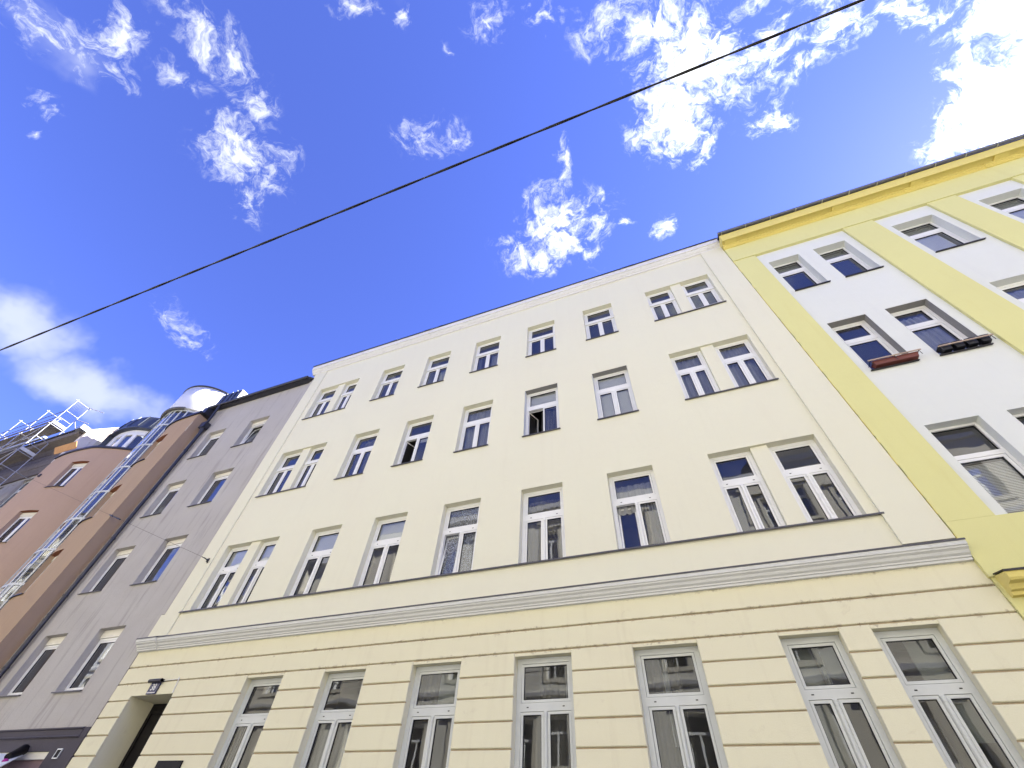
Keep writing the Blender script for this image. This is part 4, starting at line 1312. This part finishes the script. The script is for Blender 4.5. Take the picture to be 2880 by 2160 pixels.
# bare party wall rising above the brown house
mb = MB()
pts = [(-0.35, 14.3), (-0.35, 16.35), (-0.10, 16.72), (0.75, 17.6), (3.0, 18.9), (3.0, 14.3)]
vs = [(-28.55, y, z) for y, z in pts] + [(-28.24, y, z) for y, z in pts]
q = len(pts)
mb.add(vs, [tuple(range(q))[::-1], tuple(range(q, 2 * q))] + [(k, (k + 1) % q, q + (k + 1) % q, q + k) for k in range(q)])
mb.build('party_wall', M['peach'], old)
mb = MB()
mb.add([(-28.6, -0.42, 16.33), (-28.2, -0.42, 16.33), (-28.2, 0.75, 17.62), (-28.6, 0.75, 17.62), (-28.6, -0.42, 16.42), (-28.2, -0.42, 16.42), (-28.2, 0.75, 17.71), (-28.6, 0.75, 17.71)],
       [(0, 3, 2, 1), (4, 5, 6, 7), (0, 1, 5, 4), (1, 2, 6, 5), (2, 3, 7, 6), (3, 0, 4, 7)])
mb.box(-28.7, -28.18, -0.75, -0.36, 16.28, 16.55)
mb.build('wall_capping', M['zinc'], old)

sc = thing('scaffolding', (-36, -0.85, 0), 'metal scaffold with planked decks and netted top rail in front of the worn house', 'scaffold')
FX = [-31.03 - 2.72 * k for k in range(8)]
YO, YI = -1.2, -0.5
LIFT = [1.3, 3.3, 5.3, 7.3, 9.25, 11.2, 13.18, 15.15, 17.1]
for x in FX:
    for y, top in ((YO, 19.0), (YI, 19.0)):
        mb = MB(); mb.tube((x, y, 0.0), (x, y, top), 0.024, 8)
        for z in LIFT: mb.tube((x, y, z - .06), (x, y, z + .02), 0.034, 8)
        mb.build('standard', M['galv'], sc)
    for z in LIFT + [18.97]:
        mb = MB(); mb.tube((x, YO - 0.1, z - 0.05), (x, YI + 0.1, z - 0.05), 0.02, 8)
        mb.build('transom', M['galv'], sc)
for x in (FX[0], FX[1], FX[2]):
    mb = MB(); mb.tube((x, YI, 17.9), (x - 0.1, 0.1, 17.3), 0.022, 6); mb.build('wall_tie', M['galv'], sc)
    mb = MB(); mb.tube((x, YI, 14.2), (x, 0.1, 14.2), 0.022, 6); mb.build('wall_tie', M['galv'], sc)
mb = MB(); mb.tube((FX[0] + .02, YI, 18.97), (FX[0] + .6, YI + .55, 18.9), 0.026, 8); mb.build('outrigger', M['galv'], sc)
mb = MB(); mb.tube((FX[0] + .02, YI, 18.0), (FX[0] + .55, YI + .45, 17.9), 0.026, 8); mb.build('outrigger', M['galv'], sc)
for z in LIFT:
    for k, (xa, xb) in enumerate(zip(FX[1:], FX)):
        for j, y in enumerate((YO + 0.04, YO + 0.27, YO + 0.50)):
            mb = MB(); mb.box(xa + .02, xb - .02, y, y + 0.21, z, z + 0.045)
            mb.build('deck', M['plank'], sc)
        mb = MB(); mb.box(xa, xb, YO - 0.035, YO - 0.008, z + 0.05, z + 0.20)
        mb.build('toe_board', M['plank'], sc)
        for h in (0.5, 1.0):
            mb = MB(); mb.tube((xa, YO, z + h), (xb, YO, z + h), 0.022, 6)
            mb.build('guard_rail', M['sheet'] if z > 17 else M['galv'], sc)
    mb = MB(); mb.box(FX[0] - .01, FX[0] + .02, YO, YI, z + 0.05, z + 0.22)
    mb.build('toe_board', M['toe'], sc)
    for h in (0.5, 1.0):
        mb = MB(); mb.tube((FX[0], YO, z + h), (FX[0], YI, z + h), 0.022, 6); mb.build('guard_rail', M['galv'], sc)
for z in (LIFT[0], LIFT[2], LIFT[4], LIFT[6], LIFT[7]):
    mb = MB(); mb.tube((FX[1], YO - .03, z), (FX[0], YO - .03, z + 1.95), 0.024, 6); mb.build('brace', M['galv'], sc)
    mb = MB(); mb.tube((FX[3], YO - .03, z), (FX[2], YO - .03, z + 1.95), 0.024, 6); mb.build('brace', M['galv'], sc)
mb = MB()
for k in range(14):      # net tied to the end frame
    t = k / 13
    mb.path([(FX[0] - .02, YO + .7 * t, 17.3 + 1.62 * q + 0.05 * math.sin(9 * t)) for q in [i / 8 for i in range(9)]], 0.003, 4)
    mb.path([(FX[0] - .02 + .1 * math.sin(3 * q), YO + .7 * q, 17.35 + 1.55 * t - 0.12 * math.sin(math.pi * q)) for q in [i / 8 for i in range(9)]], 0.003, 4)
mb.build('net', M['cable'], sc, kind='stuff')

bd = MB()
vs = [(-28.22, -0.585, 14.55), (-26.45, -0.585, 14.49), (-26.45, -0.79, 14.78), (-28.22, -0.79, 14.84)]
vs += [(x, y - 0.025, z - 0.018) for x, y, z in vs]
bd.add(vs, [(0, 1, 2, 3), (7, 6, 5, 4)] + [(k, 4 + k, 4 + (k + 1) % 4, (k + 1) % 4) for k in range(4)])
bd.build('plywood_board', M['plywood'], None, 'board', 'orange plywood board tilted over the roof edge of the brown house beside the scaffold')

# ------------------------------------------------------------------ across the street (seen mirrored in the panes)
OPP = -15.0
TO = lambda s, d, z: (s, OPP - d, z)
wm = MB()
ring(wm, TO, -0.5, 0.5, 0.0, 1.8, 0.08, 0.15, 0.22)
wm.box(-0.42, 0.42, 0.15, 0.22, 1.15, 1.25, 0, TO); wm.box(-0.035, 0.035, 0.15, 0.22, 0.08, 1.15, 0, TO)
wme = bpy.data.meshes.new('street_window'); wme.from_pydata(wm.v, [], wm.f); wme.materials.append(M['frame'])
pm = MB(); pm.quad(TO(-.42, .19, .08), TO(.42, .19, .08), TO(.42, .19, 1.72), TO(-.42, .19, 1.72))
pme = bpy.data.meshes.new('street_pane'); pme.from_pydata(pm.v, [], pm.f); pme.materials.append(M['glass'])
sm = MB(); ring(sm, TO, -0.68, 0.68, -0.12, 1.98, 0.17, -0.05, 0.0); sm.box(-0.8, 0.8, -0.16, 0.0, 2.02, 2.14, 0, TO)
sme = bpy.data.meshes.new('street_window_surround'); sme.from_pydata(sm.v, [], sm.f); sme.materials.append(M['far_sand'])
for (xa, xb, hgt, mat, lab) in ((-60, -34, 16.2, 'far_grey', 'pale grey house across the street mirrored in the far panes'),
                                (-34, -16, 17.0, 'far_sand', 'sand coloured house across the street mirrored in the entrance side panes'),
                                (-16, 5, 17.4, 'far_cream', 'pale house with moulded windows across the street mirrored in the middle panes'),
                                (5, 34, 18.6, 'far_sand', 'tall sand coloured house across the street beyond the yellow house')):
    t = thing('apartment_building', ((xa + xb) / 2, OPP, 0), lab, 'building', HOUSES)
    n = int((xb - xa) / 2.5)
    cs = [xa + (xb - xa) * (k + .5) / n for k in range(n)]
    zs = [1.4, 4.8, 8.0, 11.2, 14.1]
    o = [(c - .5, c + .5, z, z + 1.8) for c in cs for z in zs]
    mb = MB(); wall_mesh(mb, xa, xb, 0, hgt - .6, o, 0.23, TO)
    mb.build('wall', M[mat], t)
    mb = MB()
    prof = [(0.0, hgt - .9), (0.15, hgt - .88), (0.2, hgt - .6), (0.55, hgt - .45), (0.6, hgt - .1), (0.0, hgt)]
    mb.extrude_x([(OPP + y, z) for y, z in prof], xa, xb)
    mb.extrude_x([(OPP + y, z) for y, z in ((0.0, 4.1), (0.18, 4.15), (0.22, 4.4), (0.0, 4.45))], xa, xb)
    for zc in (7.3, 10.5, 13.4):
        mb.extrude_x([(OPP + y, z) for y, z in ((0.0, zc), (0.10, zc + .04), (0.14, zc + .2), (0.0, zc + .24))], xa, xb)
    mb.build('cornice', M['cornice_white'], t)
    mb = MB(); mb.extrude_x([(OPP + .5, hgt), (OPP - 5.5, hgt + 3.4), (OPP - 11, hgt), (OPP - 11, 0), (OPP - 3, 0), (OPP - 3, hgt - .5)], xa, xb)
    mb.build('roof', M['roof_tile'], t)
    mb = MB()
    for z in (0, 4.4, 7.6, 10.8, 13.8, hgt - .9): mb.box(xa, xb, OPP - 3, OPP - .3, z - .1, z + .1)
    mb.box(xa, xa + .1, OPP - 3, OPP - .25, 0, hgt - .5); mb.box(xb - .1, xb, OPP - 3, OPP - .25, 0, hgt - .5)
    mb.build('interior', M['interior_dark'], t)
    for c in cs:
        for z in zs:
            w = link('window', wme, t); w.location = (c, 0, z)
            p = link('pane', pme, w)
            s = link('surround', sme, w)

# ------------------------------------------------------------------ cables
mb = MB()
def strand(ph):
    pts = []
    x = -46.0
    while x < 26:
        y = -6.79 + 0.0175 * x
        a = ph + 2 * math.pi * x / 1.1
        pts.append((x, y + 0.0040 * math.cos(a), 6.0 + 0.0040 * math.sin(a)))
        x += 0.045 if -12 < x < 5 else 0.12
    return pts
mb.path(strand(0), 0.0078, 8); mb.path(strand(math.pi), 0.0078, 8)
mb.build('overhead_cable', M['cable'], None, 'cable', 'black twisted overhead cable stretched along the street across the sky')

sw = thing('span_wire', (-12.27, 0, 7.03), 'thin dark wire from a wall hook over the grey and brown fronts to the scaffold', 'wire')
a, b = Vector((-12.272, -0.17, 7.037)), Vector((-31.0, -1.211, 14.105))
mb = MB(); mb.path([a.lerp(b, t / 24) for t in range(25)], 0.0035, 5); mb.build('wire', M['cable'], sw)
for t0, t1, r in ((0.276, 0.286, 0.024), (0.2885, 0.3025, 0.018), (0.305, 0.318, 0.024)):
    mb = MB(); mb.tube(a.lerp(b, t0), a.lerp(b, t1), r, 8); mb.build('insulator', M['insulator'], sw)
mb = MB(); mb.tube((-12.272, 0.0, 7.03), (-12.272, -0.18, 7.037), 0.014, 8); mb.tube((-12.272, -0.16, 7.035), (-12.38, -0.176, 7.077), 0.011, 8)
mb.tube((-12.24, -0.02, 6.95), (-12.20, -0.10, 7.0), 0.02, 8)
mb.box(-12.31, -12.23, -0.046, -0.03, 6.99, 7.08)
mb.build('hook', M['insulator'], sw)

# ------------------------------------------------------------------ signs and small things on the walls
sg = thing('house_number_sign', (-11.5, 0, 4.02), 'dark blue enamel house number sign 38 over the entrance', 'sign')
mb = MB(); mb.box(-11.60, -11.32, -0.035, -0.012, 3.895, 4.125); mb.build('plate', M['enamel_blue'], sg)
mb = MB()
mb.tube((-11.66, -0.07, 4.135), (-11.28, -0.07, 4.135), 0.038, 14)
mb.box(-11.66, -11.28, -0.09, -0.0, 4.12, 4.165)
mb.build('lamp_hood', M['hood'], sg)
cu = bpy.data.curves.new('number', 'FONT'); cu.body = '38'; cu.size = 0.175; cu.align_x = 'CENTER'; cu.extrude = 0.002; cu.resolution_u = 4
tmp = bpy.data.objects.new('number', cu); COL.objects.link(tmp)
dg = bpy.context.evaluated_depsgraph_get(); me = bpy.data.meshes.new_from_object(tmp.evaluated_get(dg))
bpy.data.objects.remove(tmp)
me.transform(Matrix.Translation((-11.46, -0.0385, 3.965)) @ Matrix.Rotation(R(90), 4, 'X') @ Matrix.Diagonal((0.85, 1, 1, 1)))
me.materials.clear(); me.materials.append(M['enamel_white'])
link('number', me, sg)
mb = MB(); mb.box(-11.585, -11.335, -0.0375, -0.0352, 3.918, 3.930)
mb.build('lettering_line', M['enamel_white'], sg)
mb = MB()
mb.path([(-11.28, -0.015, 4.14), (-11.05, -0.014, 4.146), (-10.845, -0.014, 4.15), (-10.838, -0.014, 4.185)], 0.006, 6)
mb.path([(-10.845, -0.014, 4.19), (-10.82, -0.013, 4.05), (-10.80, -0.013, 3.90)], 0.009, 6)
mb.build('cable', M['white_cable'], None, 'cable', 'thin white cable running from the house number sign down to the door head')
pl = thing('wall_plaque', (-9.83, 0, 2.6), 'black rectangular plaque on the cream ground floor beside the entrance', 'plaque')
mb = MB(); mb.box(-10.15, -9.51, -0.03, -0.002, 2.35, 2.795); mb.build('plate', M['door_dark'], pl)
nf = thing('notice_frame', (-13.29, -0.02, 2.93), 'small silver framed notice on the slate shop wall near the corner', 'frame')
mb = MB(); ring(mb, flat(0), -13.37, -13.20, 2.845, 3.01, 0.018, -0.035, -0.012); mb.build('frame', M['zinc'], nf)
mb = MB(); mb.box(-13.352, -13.218, -0.024, -0.012, 2.863, 2.992); mb.build('backing', M['door_dark'], nf)
aw = thing('awning', (-13.9, -0.5, 2.7), 'white awning edge with dark arm and magenta bundle low at the shop window', 'awning')
mb = MB()
mb.add([(-16.4, -0.02, 2.98), (-14.45, -0.02, 2.93), (-13.15, -0.95, 2.575), (-16.4, -0.95, 2.60), (-16.4, -0.02, 2.96), (-14.45, -0.02, 2.91), (-13.15, -0.95, 2.555), (-16.4, -0.95, 2.58)],
       [(0, 1, 2, 3), (7, 6, 5, 4), (0, 4, 5, 1), (1, 5, 6, 2), (2, 6, 7, 3), (3, 7, 4, 0)])
mb.build('canopy', M['awning'], aw)
mb = MB(); mb.tube((-14.5, -0.05, 3.0), (-14.1, -0.45, 2.82), 0.10, 10, 0, 0.06); mb.build('arm', M['door_dark'], aw)
mb = MB(); mb.lathe((-13.86, -0.56), [(0, 2.69), (0.045, 2.70), (0.055, 2.73), (0.035, 2.765), (0, 2.775)], 12); mb.build('bundle', M['magenta'], aw)

# plant inside the grey house window
pt_ = thing('house_plant', (-14.35, 0.35, 4.25), 'leafy green plant behind the lowest grey house window nearest the cream house', 'plant')
mb = MB(); mb.lathe((-14.35, 0.36), [(0.0, 4.2), (0.07, 4.2), (0.095, 4.36), (0.0, 4.36)], 12); mb.build('flower_pot', M['clay'], pt_)
mb = MB()
for k in range(46):
    a = random.uniform(0, 6.28); r = random.uniform(.03, .22); z = random.uniform(4.4, 4.95)
    c = Vector((-14.35 + r * math.cos(a), 0.36 + 0.5 * r * math.sin(a), z))
    u = Vector((random.uniform(-1, 1), random.uniform(-1, 1), random.uniform(-.6, .6))).normalized(); v = u.orthogonal()
    L_ = random.uniform(.05, .11)
    mb.add([c, c + u * L_ * .5 + v * L_ * .22, c + u * L_, c + u * L_ * .5 - v * L_ * .22], [(0, 1, 2, 3)])
mb.build('foliage', M['leaf'], pt_)
mb = MB(); mb.path([(-14.35, .36, 4.34), (-14.33, .36, 4.6), (-14.36, .35, 4.9)], 0.008, 5); mb.build('stem', M['leaf'], pt_)
